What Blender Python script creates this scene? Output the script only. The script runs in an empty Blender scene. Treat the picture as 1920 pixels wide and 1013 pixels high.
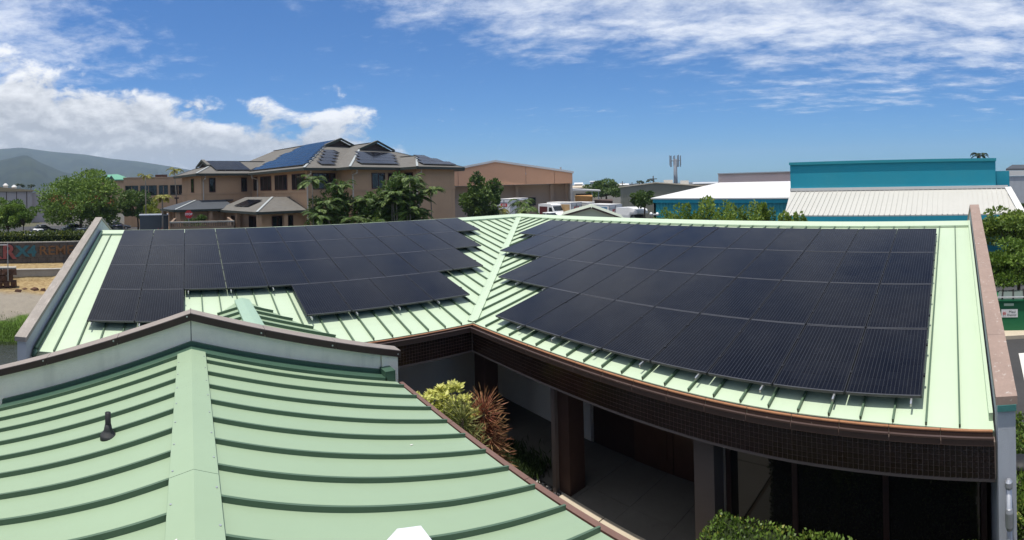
import bpy, bmesh, math, random
import numpy as np
from mathutils import Vector, Matrix
random.seed(7); rng = np.random.default_rng(7)
S = bpy.context.scene
C = S.collection
R = math.radians

# ------------------------------------------------------------------ camera (swept phone panorama: cylindrical projection)
CAMZ = 5.8
FOC, HOR, ROLL, HEAD = 912.6, 348.6, 0.0245, math.pi/2 - 0.9057   # photo pixels, horizon row, radians
cd = bpy.data.cameras.new('camera'); cam = bpy.data.objects.new('camera', cd); C.objects.link(cam)
S.render.engine = 'CYCLES'
cd.type = 'PANO'; cd.panorama_type = 'CENTRAL_CYLINDRICAL'
cd.central_cylindrical_radius = 1.0
cd.central_cylindrical_range_u_min = -960/FOC; cd.central_cylindrical_range_u_max = 960/FOC
cd.central_cylindrical_range_v_min = -(1013-HOR)/FOC; cd.central_cylindrical_range_v_max = HOR/FOC
cd.clip_start = 0.05; cd.clip_end = 30000
cam.matrix_world = (Matrix.Translation((0, 0, CAMZ)) @ Matrix.Rotation(-HEAD, 4, 'Z') @ Matrix.Rotation(R(90), 4, 'X')
                    @ Matrix.Rotation(-ROLL, 4, 'Z'))
S.camera = cam

# ------------------------------------------------------------------ sun, sky with clouds, exposure
SUN_DIR = Vector((-0.18, 0.04, 1.0)).normalized()      # towards the sun, almost overhead
sl = bpy.data.lights.new('sun', 'SUN'); sl.energy = 4.9; sl.angle = R(0.53); sl.color = (1.0, 0.955, 0.88)
so = bpy.data.objects.new('sun', sl); C.objects.link(so); so.location = (0, 0, 60)
so.rotation_euler = SUN_DIR.to_track_quat('Z', 'Y').to_euler()
S.view_settings.view_transform = 'Standard'; S.view_settings.look = 'None'
S.view_settings.exposure = 0.0; S.view_settings.gamma = 1.0; S.view_settings.use_curve_mapping = False
S.cycles.use_denoising = True; S.cycles.max_bounces = 6; S.cycles.diffuse_bounces = 3; S.cycles.glossy_bounces = 3
S.cycles.transparent_max_bounces = 8; S.cycles.transmission_bounces = 4; S.cycles.sample_clamp_indirect = 6
S.cycles.caustics_reflective = False; S.cycles.caustics_refractive = False

class NT:
    """tiny node-graph writer"""
    def __init__(s, tree): s.t = tree; s.n = tree.nodes; s.l = tree.links; s.n.clear()
    def new(s, typ, **kw):
        n = s.n.new(typ)
        for k, v in kw.items(): setattr(n, k, v)
        return n
    def put(s, sock, v):
        if isinstance(v, bpy.types.NodeSocket): s.l.new(v, sock)
        elif v is not None:
            if hasattr(sock.default_value, '__len__') and isinstance(v, (int, float)): v = [v]*len(sock.default_value)
            if hasattr(sock.default_value, '__len__') and len(sock.default_value) == 4 and len(v) == 3: v = (*v, 1)
            sock.default_value = v
    def m(s, op, a, b=None, c=None, clamp=False):
        n = s.new('ShaderNodeMath', operation=op, use_clamp=clamp)
        for i, v in enumerate((a, b, c)): s.put(n.inputs[i], v) if v is not None else None
        return n.outputs[0]
    def v(s, op, a, b=None, scale=None):
        n = s.new('ShaderNodeVectorMath', operation=op); s.put(n.inputs[0], a)
        if b is not None: s.put(n.inputs[1], b)
        if scale is not None: s.put(n.inputs['Scale'], scale)
        return n.outputs['Value'] if op in ('DOT_PRODUCT', 'LENGTH') else n.outputs[0]
    def xyz(s, x, y, z):
        n = s.new('ShaderNodeCombineXYZ')
        for i, q in enumerate((x, y, z)): s.put(n.inputs[i], q)
        return n.outputs[0]
    def sep(s, v):
        n = s.new('ShaderNodeSeparateXYZ'); s.put(n.inputs[0], v); return n.outputs
    def noise(s, vec, scale=5, detail=4, rough=.55, dist=0.0, col=False):
        n = s.new('ShaderNodeTexNoise'); s.put(n.inputs['Vector'], vec); s.put(n.inputs['Scale'], scale)
        s.put(n.inputs['Detail'], detail); s.put(n.inputs['Roughness'], rough); s.put(n.inputs['Distortion'], dist)
        return n.outputs['Color' if col else 'Fac']
    def mr(s, v, a, b, c=0.0, d=1.0, smooth=True):
        n = s.new('ShaderNodeMapRange', interpolation_type='SMOOTHSTEP' if smooth else 'LINEAR')
        for i, q in enumerate((v, a, b, c, d)): s.put(n.inputs[i], q)
        return n.outputs[0]
    def mix(s, f, a, b, blend='MIX'):
        n = s.new('ShaderNodeMix', data_type='RGBA', blend_type=blend)
        s.put(n.inputs[0], f); s.put(n.inputs[6], a); s.put(n.inputs[7], b); return n.outputs[2]
    def coord(s, kind='Object'): return s.new('ShaderNodeTexCoord').outputs[kind]
    def pos(s): return s.new('ShaderNodeNewGeometry').outputs['Position']

w = bpy.data.worlds.new('World'); S.world = w; w.use_nodes = True
g = NT(w.node_tree)
SKY_STRENGTH = 0.10
sky = g.new('ShaderNodeTexSky', sky_type='NISHITA', sun_disc=False)
sky.sun_elevation = math.asin(SUN_DIR.z); sky.sun_rotation = math.atan2(SUN_DIR.x, SUN_DIR.y)
sky.air_density = 1.0; sky.dust_density = 0.2; sky.ozone_density = 1.3; sky.altitude = 20
d = g.coord('Generated'); dx, dy, dz = g.sep(d)
hor = g.m('SQRT', g.m('ADD', g.m('MULTIPLY', dx, dx), g.m('MULTIPLY', dy, dy)))
el = g.m('DIVIDE', dz, g.m('MAXIMUM', hor, .05))                       # tan(elevation)
az = g.m('ARCTAN2', dx, dy)
cosl = g.m('DIVIDE', g.m('ADD', g.m('MULTIPLY', dx, math.sin(R(-70))), g.m('MULTIPLY', dy, math.cos(R(-70)))), g.m('MAXIMUM', hor, .05))
# piled cumulus over the mountains on the left, thinning out to the right
nv = g.xyz(g.m('MULTIPLY', dx, 1.0), g.m('MULTIPLY', dy, 1.0), g.m('MULTIPLY', el, 1.7))
top = g.m('SUBTRACT', g.m('ADD', g.m('MULTIPLY', cosl, .20), .145), g.mr(cosl, -.02, -.26, 0, .22))
big = g.noise(nv, 4.2, 2, .5); bil = g.noise(nv, 9.5, 8, .60, .2)
dens = g.m('ADD', g.m('ADD', g.m('MULTIPLY', g.m('SUBTRACT', top, el), 11.0), g.m('MULTIPLY', g.m('SUBTRACT', bil, .5), 3.0)),
           g.m('MULTIPLY', g.m('SUBTRACT', big, .52), 2.6))
puff = g.m('MULTIPLY', g.m('MULTIPLY', g.mr(el, .05, .09), g.mr(el, .26, .16)), g.mr(cosl, -.35, .0))
bil3 = g.noise(g.v('ADD', nv, (3.1, 1.7, .4)), 11.0, 7, .6, .2)
cum = g.m('MAXIMUM', g.mr(dens, .02, .56), g.m('MULTIPLY', puff, g.mr(bil3, .60, .72)))
nv2 = g.v('ADD', nv, (0.006, -.004, .03))
bil2 = g.noise(nv2, 9.5, 8, .60, .2)
shade = g.m('ADD', g.m('MULTIPLY', g.m('SUBTRACT', bil, bil2), 2.6), g.mr(g.m('DIVIDE', el, g.m('MAXIMUM', top, .05)), .36, 1.1, .0, .95, False), clamp=True)
shade = g.m('ADD', g.m('MULTIPLY', shade, .72), g.m('MULTIPLY', g.noise(nv, 4.3, 6, .6), .36), clamp=True)
cumcol = g.mix(shade, (3.5, 3.85, 4.5), (11.2, 11.3, 11.6))
# high thin sheets: broken rows upper right, a veil upper left
pl = g.xyz(g.m('DIVIDE', dx, g.m('MAXIMUM', dz, .03)), g.m('DIVIDE', dy, g.m('MAXIMUM', dz, .03)), 0.0)
rot = g.new('ShaderNodeMapping'); g.put(rot.inputs['Vector'], pl); rot.inputs['Rotation'].default_value = (0, 0, R(24)); rot.inputs['Scale'].default_value = (1.0, .8, 1)
pm = rot.outputs[0]
wisp = g.noise(pm, 2.4, 8, .66, .15); field = g.noise(pm, .42, 3, .5)
side = g.m('ADD', g.m('MULTIPLY', dx, math.sin(R(88))), g.m('MULTIPLY', dy, math.cos(R(88))))
side = g.m('DIVIDE', side, g.m('MAXIMUM', hor, .05))                    # 1 at the far right, 0 straight left of it
right = g.m('ADD', g.mr(g.m('ADD', g.m('MULTIPLY', side, .33), el), .38, .64, 0, .34), g.m('MULTIPLY', g.m('SUBTRACT', field, .5), .55))
left = g.m('MULTIPLY', g.mr(cosl, .18, .62), g.mr(el, .17, .27, 0, .24))
cir = g.mr(g.m('ADD', g.m('ADD', wisp, right), left), .58, 1.08)
cir = g.m('MULTIPLY', cir, g.mr(el, .06, .15, 0, .9))
skyc = g.mix(1.0, sky.outputs[0], (.29, .71, 1.19), 'MULTIPLY')
c1 = g.mix(cir, skyc, (10.4, 10.7, 11.3)); c2 = g.mix(cum, c1, cumcol)
bg = g.new('ShaderNodeBackground'); g.put(bg.inputs[0], c2); bg.inputs[1].default_value = SKY_STRENGTH
out = g.new('ShaderNodeOutputWorld'); g.l.new(bg.outputs[0], out.inputs[0])

# ------------------------------------------------------------------ placement helpers
def azi(px): return HEAD + (px-960)/FOC                    # angle from +Y towards +X
def hrow(px): return HOR - FOC*ROLL*math.sin((px-960)/FOC)
def W(px, dist, z=0.0):
    a = azi(px); return Vector((dist*math.sin(a), dist*math.cos(a), z))
def Z(px, py, dist): return CAMZ + (hrow(px)-py)*dist/FOC
def PT(px, py, dist): return W(px, dist, Z(px, py, dist))

# ------------------------------------------------------------------ materials
MATS = {}
def mat(name, base, rough=.6, spec=.5, metal=0, var=.0, vscale=3.0, bump=.0, bscale=40.0, fn=None, trans=0.0, world=False, coat=0):
    if name in MATS: return MATS[name]
    m = bpy.data.materials.new(name); m.use_nodes = True; t = NT(m.node_tree)
    p = t.new('ShaderNodeBsdfPrincipled'); o = t.new('ShaderNodeOutputMaterial')
    p.inputs['Roughness'].default_value = rough; p.inputs['Specular IOR Level'].default_value = spec; p.inputs['Metallic'].default_value = metal
    p.inputs['Coat Weight'].default_value = coat
    vec = t.pos() if world else t.coord('Object')
    col = base
    if var:
        a = t.noise(vec, vscale, 5, .6); b = t.noise(vec, vscale*7.3, 4, .6)
        k = t.m('ADD', t.m('MULTIPLY', t.m('SUBTRACT', a, .5), 2.2*var), t.m('MULTIPLY', t.m('SUBTRACT', b, .5), 1.2*var))
        col = t.mix(1.0, base, t.xyz(*[t.m('ADD', k, 1.0)]*3), 'MULTIPLY')
    if fn: col = fn(t, vec, col, p)
    t.put(p.inputs['Base Color'], col)
    if bump:
        bn = t.new('ShaderNodeBump'); bn.inputs['Strength'].default_value = bump; bn.inputs['Distance'].default_value = .02
        t.put(bn.inputs['Height'], t.noise(vec, bscale, 4, .6)); t.l.new(bn.outputs[0], p.inputs['Normal'])
    sh = p.outputs[0]
    if trans:
        tr = t.new('ShaderNodeBsdfTranslucent'); t.put(tr.inputs[0], col); mx = t.new('ShaderNodeMixShader'); mx.inputs[0].default_value = trans
        t.l.new(sh, mx.inputs[1]); t.l.new(tr.outputs[0], mx.inputs[2]); sh = mx.outputs[0]
    t.l.new(sh, o.inputs[0]); MATS[name] = m; return m

def leafmat(name, cols, trans=.3, rough=.55):
    """foliage: each leaf takes its own tint from the colour attribute 'tint' (x = random per leaf)"""
    def fn(t, vec, col, p):
        a = t.new('ShaderNodeAttribute', attribute_name='tint'); r = t.new('ShaderNodeValToRGB'); t.l.new(a.outputs['Fac'], r.inputs[0])
        e = r.color_ramp.elements
        for i, c in enumerate(cols):
            q = e[i] if i < 2 else e.new(1.0)
            q.position = i/(len(cols)-1); q.color = (*c, 1)
        for i, c in enumerate(cols): e[i].position = i/(len(cols)-1); e[i].color = (*c, 1)
        return r.outputs[0]
    return mat(name, (0, 0, 0), rough, .35, fn=fn, trans=trans)

def streak(amount=.3, dark=(.1, .09, .08), sx=6.0, sz=.6, lo=.5, hi=.75):
    """rain streaks and grime running down"""
    def fn(t, vec, col, p):
        x, y, z = t.sep(t.pos())
        q = t.xyz(t.m('MULTIPLY', x, sx), t.m('MULTIPLY', y, sx), t.m('MULTIPLY', z, sz))
        k = t.mr(t.noise(q, 1.0, 5, .6), lo, hi, 0, amount)
        return t.mix(k, col, dark)
    return fn

def specks(col2, scale, lo, hi, amt=1.0, vs=(1, 1, 1)):
    def fn(t, vec, col, p):
        k = t.mr(t.noise(t.v('MULTIPLY', t.pos(), vs), scale, 5, .65), lo, hi, 0, amt)
        return t.mix(k, col, col2)
    return fn

def roof_fn(t, vec, col, p):
    P = t.pos(); k = t.mr(t.noise(P, .55, 4, .6), .35, .7, 0, .14); c = t.mix(k, col, t.mix(1.0, col, (1.15, 1.15, 1.2), 'MULTIPLY'))
    s = t.mr(t.noise(P, 26, 3, .7), .72, .80, 0, .5); c = t.mix(s, c, (.20, .25, .17))
    s2 = t.mr(t.noise(P, 75, 2, .6), .74, .78, 0, .45); c = t.mix(s2, c, (.13, .16, .11)); s3 = t.mr(t.noise(P, 9, 4, .7), .74, .80, 0, .4); c = t.mix(s3, c, (.62, .68, .60))
    sx = t.mr(t.noise(t.v('MULTIPLY', P, (.6, 9, .6)), 1.0, 4, .65), .5, .8, 0, .12); c = t.mix(sx, c, (.22, .27, .19))
    u = t.mr(t.noise(t.v('MULTIPLY', P, (1, 1, 1)), 3.2, 6, .7), .68, .8, 0, .25); return t.mix(u, c, (.33, .38, .27))
M_ROOF = mat('pale_green_roof_paint', (.445, .54, .385), .42, .5, var=.035, vscale=.8, fn=roof_fn, bump=.05, bscale=1.6)
M_ROOFN = mat('exposure_dimmed_roof_green', (.268, .355, .230), .45, .45, var=.04, vscale=.8, fn=roof_fn, bump=.05, bscale=1.6)  # roof green with the dimmer near-side exposure put into the colour
M_SEAM = mat('shaded_seam_green', (.075, .125, .075), .45, .5, var=.06, vscale=2)  # roof green darkened so the ribs carry the shade of their sides
M_FLASH = mat('dark_green_flashing', (.045, .095, .062), .45, .5, var=.15, vscale=3)
M_STUCCO = mat('cream_stucco', (.84, .78, .655), .9, .2, var=.10, vscale=1.6, bump=.5, bscale=90, fn=streak(.28, (.17, .15, .12), 2.2, .35, .52, .8))
M_GREYWALL = mat('grey_painted_stucco', (.40, .42, .45), .85, .25, var=.06, vscale=2, bump=.15, bscale=80, fn=streak(.2, (.15, .16, .18), 3, .4))
M_COPE = mat('weathered_pinkish_coping', (.27, .195, .16), .75, .3, var=.22, vscale=3, fn=specks((.44, .39, .35), 17, .58, .70, .75))
M_COPEG = mat('weathered_grey_coping', (.27, .24, .21), .8, .3, var=.25, vscale=3, fn=specks((.42, .37, .33), 3.0, .5, .75, .7, (6, 1, 1)))
M_COPE2 = mat('faded_taupe_coping', (.25, .215, .19), .7, .35, var=.2, vscale=4, fn=specks((.36, .31, .27), 5, .5, .75, .6, (1, 6, 1)))
M_EDGE = mat('dark_brown_edge_metal', (.042, .024, .02), .5, .4, var=.25, vscale=5)
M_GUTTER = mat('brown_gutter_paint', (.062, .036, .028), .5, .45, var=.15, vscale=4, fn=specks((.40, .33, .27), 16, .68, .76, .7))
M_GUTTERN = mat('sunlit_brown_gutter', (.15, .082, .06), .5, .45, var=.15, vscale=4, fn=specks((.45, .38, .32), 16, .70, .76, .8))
M_RUST = mat('rusty_gutter_lip', (.30, .14, .068), .6, .4, var=.25, vscale=5)
M_DARKBROWN = mat('dark_brown_wood', (.05, .026, .02), .6, .4, var=.25, vscale=5)
M_TAUPE = mat('taupe_column_paint', (.125, .098, .084), .75, .3, var=.1, vscale=3)
M_TILE = mat('brown_glazed_mosaic', (.022, .010, .0072), .2, .5, var=.5, vscale=11)
M_GROUT = mat('mosaic_grout', (.20, .155, .135), .9, .2, var=.2, vscale=30)
M_WHITEWALL = mat('off_white_wall', (.75, .70, .62), .9, .2, var=.07, vscale=1.5, bump=.3, bscale=70)
M_SOFFIT = mat('brown_soffit', (.07, .05, .042), .8, .2, var=.1)
M_SLAB = mat('courtyard_concrete', (.13, .12, .105), .88, .2, var=.16, vscale=1.4, bump=.2, bscale=60, fn=specks((.07, .065, .06), 2.6, .55, .8, .5))
M_CONC = mat('old_concrete', (.34, .315, .275), .9, .2, var=.22, vscale=.9, bump=.3, bscale=25, fn=streak(.4, (.13, .12, .10), 1.5, .3))
M_ASPHALT = mat('asphalt', (.055, .054, .055), .92, .2, var=.22, vscale=.8, bump=.3, bscale=60, world=True)
M_PAINT = mat('white_road_paint', (.62, .60, .56), .8, .2, var=.2, vscale=3)
M_WHITE = mat('white_gloss_paint', (.74, .74, .73), .35, .5, var=.04)
M_WHITEMETAL = mat('white_metal_roof', (.60, .59, .57), .6, .4, var=.05, vscale=.6)
M_GALV = mat('galvanised_steel', (.45, .46, .48), .42, .5, metal=.7, var=.15, vscale=9)
M_BLACK = mat('black_rubber', (.012, .012, .013), .6, .4)
M_CARGLASS = mat('dark_car_glass', (.012, .016, .018), .06, .6)
M_WINGLASS = mat('dark_window_glass', (.012, .014, .016), .05, .6)
M_FRAMEBLK = mat('black_anodised_frame', (.010, .010, .012), .4, .4)
M_FRAMEEND = mat('glint_light_frame_end', (.055, .055, .06), .35, .5, var=.3, vscale=4)  # end rails lightened to paint in the glint along the row edges
M_ALU = mat('aluminium_rail', (.55, .56, .57), .35, .5, metal=.8)
M_SOIL = mat('bed_soil', (.06, .045, .032), .95, .1, var=.3, vscale=6, bump=.6, bscale=30)

def pv_fn(t, vec, col, p):
    uv = t.new('ShaderNodeUVMap').outputs[0]; u, v, _ = t.sep(uv)           # u 0..1 across (6 cells), v 0..1 along (10 cells)
    def line(c, n, wd):
        f = t.m('FRACT', t.m('MULTIPLY', c, n)); dd = t.m('ABSOLUTE', t.m('SUBTRACT', f, .5)); return t.m('GREATER_THAN', dd, .5-wd)
    bus = t.m('LESS_THAN', t.m('ABSOLUTE', t.m('SUBTRACT', t.m('FRACT', t.m('MULTIPLY', u, 18)), .5)), .048)
    cu = line(u, 6, .012); cv = line(v, 10, .012)
    cell = t.noise(t.xyz(t.m('FLOOR', t.m('MULTIPLY', u, 6)), t.m('FLOOR', t.m('MULTIPLY', v, 10)), t.new('ShaderNodeObjectInfo').outputs['Random']), 3.7, 1)
    base = t.mix(t.mr(cell, .3, .7), (.0036, .0046, .0095), (.0056, .0068, .0120))
    base = t.mix(t.m('MAXIMUM', cu, cv), base, (.004, .0045, .007))
    c = t.mix(bus, base, (.034, .036, .040))
    dust = t.mr(t.noise(t.pos(), 1.3, 5, .65), .4, .8, 0, .014); c = t.mix(dust, c, (.30, .30, .30))
    spl = t.mr(t.noise(t.pos(), 23, 2, .5), .80, .82, 0, .4); c = t.mix(spl, c, (.5, .5, .5))
    rg = t.mr(t.noise(t.pos(), 2.2, 4, .6), .3, .8, .08, .17); t.put(p.inputs['Roughness'], rg)
    return c
M_PV = mat('solar_cell_glass', (.01, .01, .02), .14, .10, fn=pv_fn)

# ------------------------------------------------------------------ mesh helpers
class MB:
    def __init__(s): s.v = []; s.f = []; s.uv = None
    def poly(s, pts):
        n = len(s.v); s.v += [tuple(p) for p in pts]; s.f.append(tuple(range(n, n+len(pts)))); return s
    def box(s, x0, x1, y0, y1, z0, z1, M=None):
        p = [Vector(q) for q in ((x0, y0, z0), (x1, y0, z0), (x1, y1, z0), (x0, y1, z0), (x0, y0, z1), (x1, y0, z1), (x1, y1, z1), (x0, y1, z1))]
        return s.hexa(p, M)
    def hexa(s, p, M=None):
        if M is not None: p = [M @ Vector(q) for q in p]
        n = len(s.v); s.v += [tuple(q) for q in p]
        s.f += [tuple(n+i for i in f) for f in ((3, 2, 1, 0), (4, 5, 6, 7), (0, 1, 5, 4), (1, 2, 6, 5), (2, 3, 7, 6), (3, 0, 4, 7))]; return s
    def bar(s, a, b, wd, ht, up=(0, 0, 1)):
        """box beam from a to b, its bottom centre on the line"""
        a, b = Vector(a), Vector(b); t = (b-a).normalized(); x = t.cross(Vector(up)).normalized(); u = x.cross(t).normalized()
        return s.hexa([a-x*wd/2, a+x*wd/2, b+x*wd/2, b-x*wd/2, a-x*wd/2+u*ht, a+x*wd/2+u*ht, b+x*wd/2+u*ht, b-x*wd/2+u*ht])
    def prism(s, pts, off):
        """planar polygon pushed along the vector off"""
        off = Vector(off); a = [Vector(p) for p in pts]; n = len(s.v); k = len(a)
        s.v += [tuple(p) for p in a] + [tuple(p+off) for p in a]
        s.f.append(tuple(range(n+k-1, n-1, -1))); s.f.append(tuple(range(n+k, n+2*k)))
        for i in range(k): j = (i+1) % k; s.f.append((n+i, n+j, n+k+j, n+k+i))
        return s
    def tube(s, pts, rad, seg=8, cap=True):
        pts = [Vector(p) for p in pts]; n0 = len(s.v); rad = rad if hasattr(rad, '__len__') else [rad]*len(pts)
        for i, p in enumerate(pts):
            t = (pts[min(i+1, len(pts)-1)] - pts[max(i-1, 0)]).normalized()
            ref = Vector((0, 0, 1)) if abs(t.z) < .9 else Vector((1, 0, 0))
            x = t.cross(ref).normalized(); y = t.cross(x)
            for k in range(seg):
                a = 2*math.pi*k/seg; s.v.append(tuple(p + (x*math.cos(a)+y*math.sin(a))*rad[i]))
        for i in range(len(pts)-1):
            for k in range(seg):
                a, b = n0+i*seg+k, n0+i*seg+(k+1) % seg; s.f.append((a, b, b+seg, a+seg))
        if cap:
            s.f.append(tuple(n0+k for k in range(seg-1, -1, -1))); e = n0+(len(pts)-1)*seg; s.f.append(tuple(e+k for k in range(seg)))
        return s
    def build(s, name, m, parent=None, smooth=False, fix=True):
        me = bpy.data.meshes.new(name); me.from_pydata(s.v, [], s.f)
        if fix:
            bm = bmesh.new(); bm.from_mesh(me); bmesh.ops.recalc_face_normals(bm, faces=bm.faces); bm.to_mesh(me); bm.free()
        if smooth: me.polygons.foreach_set('use_smooth', [True]*len(me.polygons))
        me.materials.append(m); o = bpy.data.objects.new(name, me); C.objects.link(o)
        if parent is not None: o.parent = parent      # vertices are in the parent's own coordinates
        return o
def tag(o, label=None, cat=None, group=None, kind=None):
    if label: o['label'] = label
    if cat: o['category'] = cat
    if group: o['group'] = group
    if kind: o['kind'] = kind
    return o
def thing(name, label, cat, loc=(0, 0, 0), group=None, rz=0.0):
    o = bpy.data.objects.new(name, None); o.empty_display_size = .2; C.objects.link(o)
    o.matrix_world = Matrix.Translation(loc) @ Matrix.Rotation(rz, 4, 'Z'); o.matrix_basis = o.matrix_world
    return tag(o, label, cat, group)
def local(mb, name, m, parent, smooth=False, fix=True):
    """mesh already in its parent's own coordinates"""
    o = mb.build(name, m, None, smooth, fix); o.parent = parent; return o
def copy_tree(o, parent=None):
    c = o.copy(); C.objects.link(c)
    if parent is not None: c.parent = parent
    for ch in [x for x in bpy.data.objects if x.parent == o]: copy_tree(ch, c)
    return c
def ordinal(n): return ['first', 'second', 'third', 'fourth', 'fifth', 'sixth', 'seventh', 'eighth', 'ninth', 'tenth', 'eleventh', 'twelfth', 'thirteenth', 'fourteenth'][n]
def text_mesh(name, s, size, m, parent, M, extrude=.004, bold=.0, align='CENTER'):
    cu = bpy.data.curves.new(name, 'FONT'); cu.body = s; cu.size = size; cu.extrude = extrude; cu.align_x = align; cu.align_y = 'CENTER'; cu.offset = bold
    o = bpy.data.objects.new(name, cu); C.objects.link(o)
    dg = bpy.context.evaluated_depsgraph_get(); me = bpy.data.meshes.new_from_object(o.evaluated_get(dg)); bpy.data.objects.remove(o)
    me.materials.clear(); me.materials.append(m); me.transform(M); q = bpy.data.objects.new(name, me); C.objects.link(q); q.parent = parent
    return q

def leaves(name, P, D, size, m, parent, tint, aspect=.5, fold=.0, ups=None):
    """one mesh of leaf quads (diamond of 2 triangles folded): P centres Nx3, D pointing dirs Nx3"""
    n = len(P); D = D/np.linalg.norm(D, axis=1, keepdims=True)
    r = rng.normal(size=(n, 3)) if ups is None else ups
    x = np.cross(D, r); x /= np.linalg.norm(x, axis=1, keepdims=True)+1e-9
    s = (size if hasattr(size, '__len__') else np.full(n, size))[:, None]
    nrm = np.cross(x, D)
    a = P-D*s*.5; b = P+x*s*aspect*.5+nrm*s*fold; c = P+D*s*.5; e = P-x*s*aspect*.5+nrm*s*fold
    V = np.stack([a, b, c, e], 1).reshape(-1, 3)
    me = bpy.data.meshes.new(name); me.vertices.add(4*n); me.vertices.foreach_set('co', V.astype(np.float32).ravel())
    me.loops.add(4*n); me.loops.foreach_set('vertex_index', np.arange(4*n, dtype=np.int32)); me.polygons.add(n)
    me.polygons.foreach_set('loop_start', np.arange(0, 4*n, 4, dtype=np.int32)); me.polygons.foreach_set('loop_total', np.full(n, 4, np.int32))
    me.update(calc_edges=True)
    at = me.attributes.new('tint', 'FLOAT', 'FACE'); at.data.foreach_set('value', np.clip(tint, 0, 1).astype(np.float32))
    me.materials.append(m); o = bpy.data.objects.new(name, me); C.objects.link(o)
    if parent is not None: o.parent = parent
    return o

def crown(n, rad, clumps, zflat=.75, seed=0, hollow=.35, csize=.34, low=-.6):
    """leaf positions in an uneven crown built of clumps: returns P (unit-ish about origin), D and a per-leaf tint"""
    q = np.random.default_rng(seed); cs = []
    while len(cs) < clumps:
        p = q.normal(size=3); p /= np.linalg.norm(p)
        if p[2] < low: continue
        cs.append(p*(hollow+(1-hollow)*q.random()**.5)*(1+.12*q.normal()))
    cs = np.array(cs); k = q.integers(0, clumps, n); sz = csize*(.65+.7*q.random(clumps))
    dv = q.normal(size=(n, 3)); dv /= np.linalg.norm(dv, axis=1, keepdims=True)
    rr = (.45+.55*q.random(n)**.4)
    P = cs[k]+dv*(sz[k]*rr)[:, None]*np.array([1, 1, .8])
    D = dv+.5*q.normal(size=(n, 3))+np.array([0, 0, .25]); ct = q.random(clumps)
    tint = .25+.5*ct[k]*.8+.25*(q.random(n)-.3)
    P = P*np.array(rad)*np.array([1, 1, 1])
    return P, D, tint, cs*np.array(rad)

def tree(name, label, cat, base, height, rad, m, bark, n=5000, clumps=38, leaf=.22, trunk_r=.16, seed=1, group=None, aspect=.5, csize=.34, extra=None, trunk_h=None, low=-.55):
    t = thing(name, label, cat, base, group)
    P, D, tint, cs = crown(n, rad, clumps, seed=seed, csize=csize, low=low); cz = height-rad[2]*1.05; ctr = np.array([0, 0, cz])
    q = np.random.default_rng(seed+5); mb = MB(); th = trunk_h or max(.3, cz-rad[2]*.55)
    mb.tube([(0, 0, -.1), (.05*height*q.normal()*.3, .04*height*q.normal()*.3, th*.55), (0, 0, th)], [trunk_r*1.25, trunk_r, trunk_r*.8], 8)
    for i in q.choice(len(cs), min(len(cs), 12), replace=False):
        e = cs[i]*.9+ctr; mid = np.array([0, 0, th])*.5+e*.5+np.array([0, 0, .08*height]); mb.tube([(0, 0, th*.92), tuple(mid), tuple(e)], [trunk_r*.55, trunk_r*.3, trunk_r*.1], 6)
    local(mb, 'trunk', bark, t, True)
    leaves('crown', P+ctr, D, leaf*(.7+.6*rng.random(n)), m, t, tint, aspect, .08)
    if extra: extra(t, cs, ctr)
    return t

def palm(name, label, base, height, nfr, flen, m, bark, seed=1, group=None, lean=(0, 0), leaflets=20, lw=.06, ll=.38, droop=1.0, trunk_r=.11, stems=1, cat='palm'):
    q = np.random.default_rng(seed); t = thing(name, label, cat, base, group)
    for sidx in range(stems):
        ox, oy = (0, 0) if stems == 1 else (q.normal()*.6*stems**.3, q.normal()*.6*stems**.3)
        h = height*(1 if sidx == 0 else .55+.4*q.random()); tip = np.array([ox+lean[0]+.25*q.normal()*(stems > 1), oy+lean[1]+.25*q.normal()*(stems > 1), h])
        mb = MB(); mb.tube([(ox, oy, -.1), tuple((np.array([ox, oy, 0])*.5+tip*.5)+np.array([0, 0, 0])), tuple(tip)], [trunk_r*1.2, trunk_r*.9, trunk_r*.75], 8); local(mb, 'trunk', bark, t, True)
        Ps, Ds, Ss, Us, Ts, fb = [], [], [], [], [], MB()
        for i in range(nfr):
            a = 2*math.pi*(i+.5*q.random())/nfr*2.4; up = .15+1.1*q.random(); L = flen*(.8+.35*q.random()); dirh = np.array([math.cos(a), math.sin(a), 0])
            pts = []
            for k in range(9):
                s_ = k/8; r_ = L*s_; zz = up*r_*.9-droop*.75*(r_*r_)/L*(.7+up*.55); pts.append(tip+dirh*r_*(1-.18*s_)+np.array([0, 0, zz]))
            fb.tube(pts, [.022*(1-.8*k/8)+.004 for k in range(9)], 4)
            tn = .35+.4*q.random()
            for k in range(leaflets):
                s_ = .12+.88*k/leaflets; j = min(7, int(s_*8)); f = s_*8-j; p = pts[j]*(1-f)+pts[j+1]*f; tg = pts[j+1]-pts[j]; tg /= np.linalg.norm(tg)
                side = np.cross(tg, [0, 0, 1.0]); side /= np.linalg.norm(side)+1e-9
                for sg in (-1, 1):
                    l_ = ll*flen*.55*(math.sin(math.pi*min(1, s_*.85+.12))+.15); dv = side*sg*.85+tg*.75+np.array([0, 0, -.25-.2*q.random()])
                    dv /= np.linalg.norm(dv); Ps.append(p+dv*l_*.5); Ds.append(dv); Ss.append(l_); Us.append(np.cross(dv, side*sg)+.3*q.normal(size=3)); Ts.append(tn+.3*(q.random()-.5))
        local(fb, 'frond_stalks', m, t, False, False)
        o = leaves('fronds', np.array(Ps), np.array(Ds), np.array(Ss), m, t, np.array(Ts), lw/ll*2.2, .0, np.array(Us))
    return t

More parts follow.
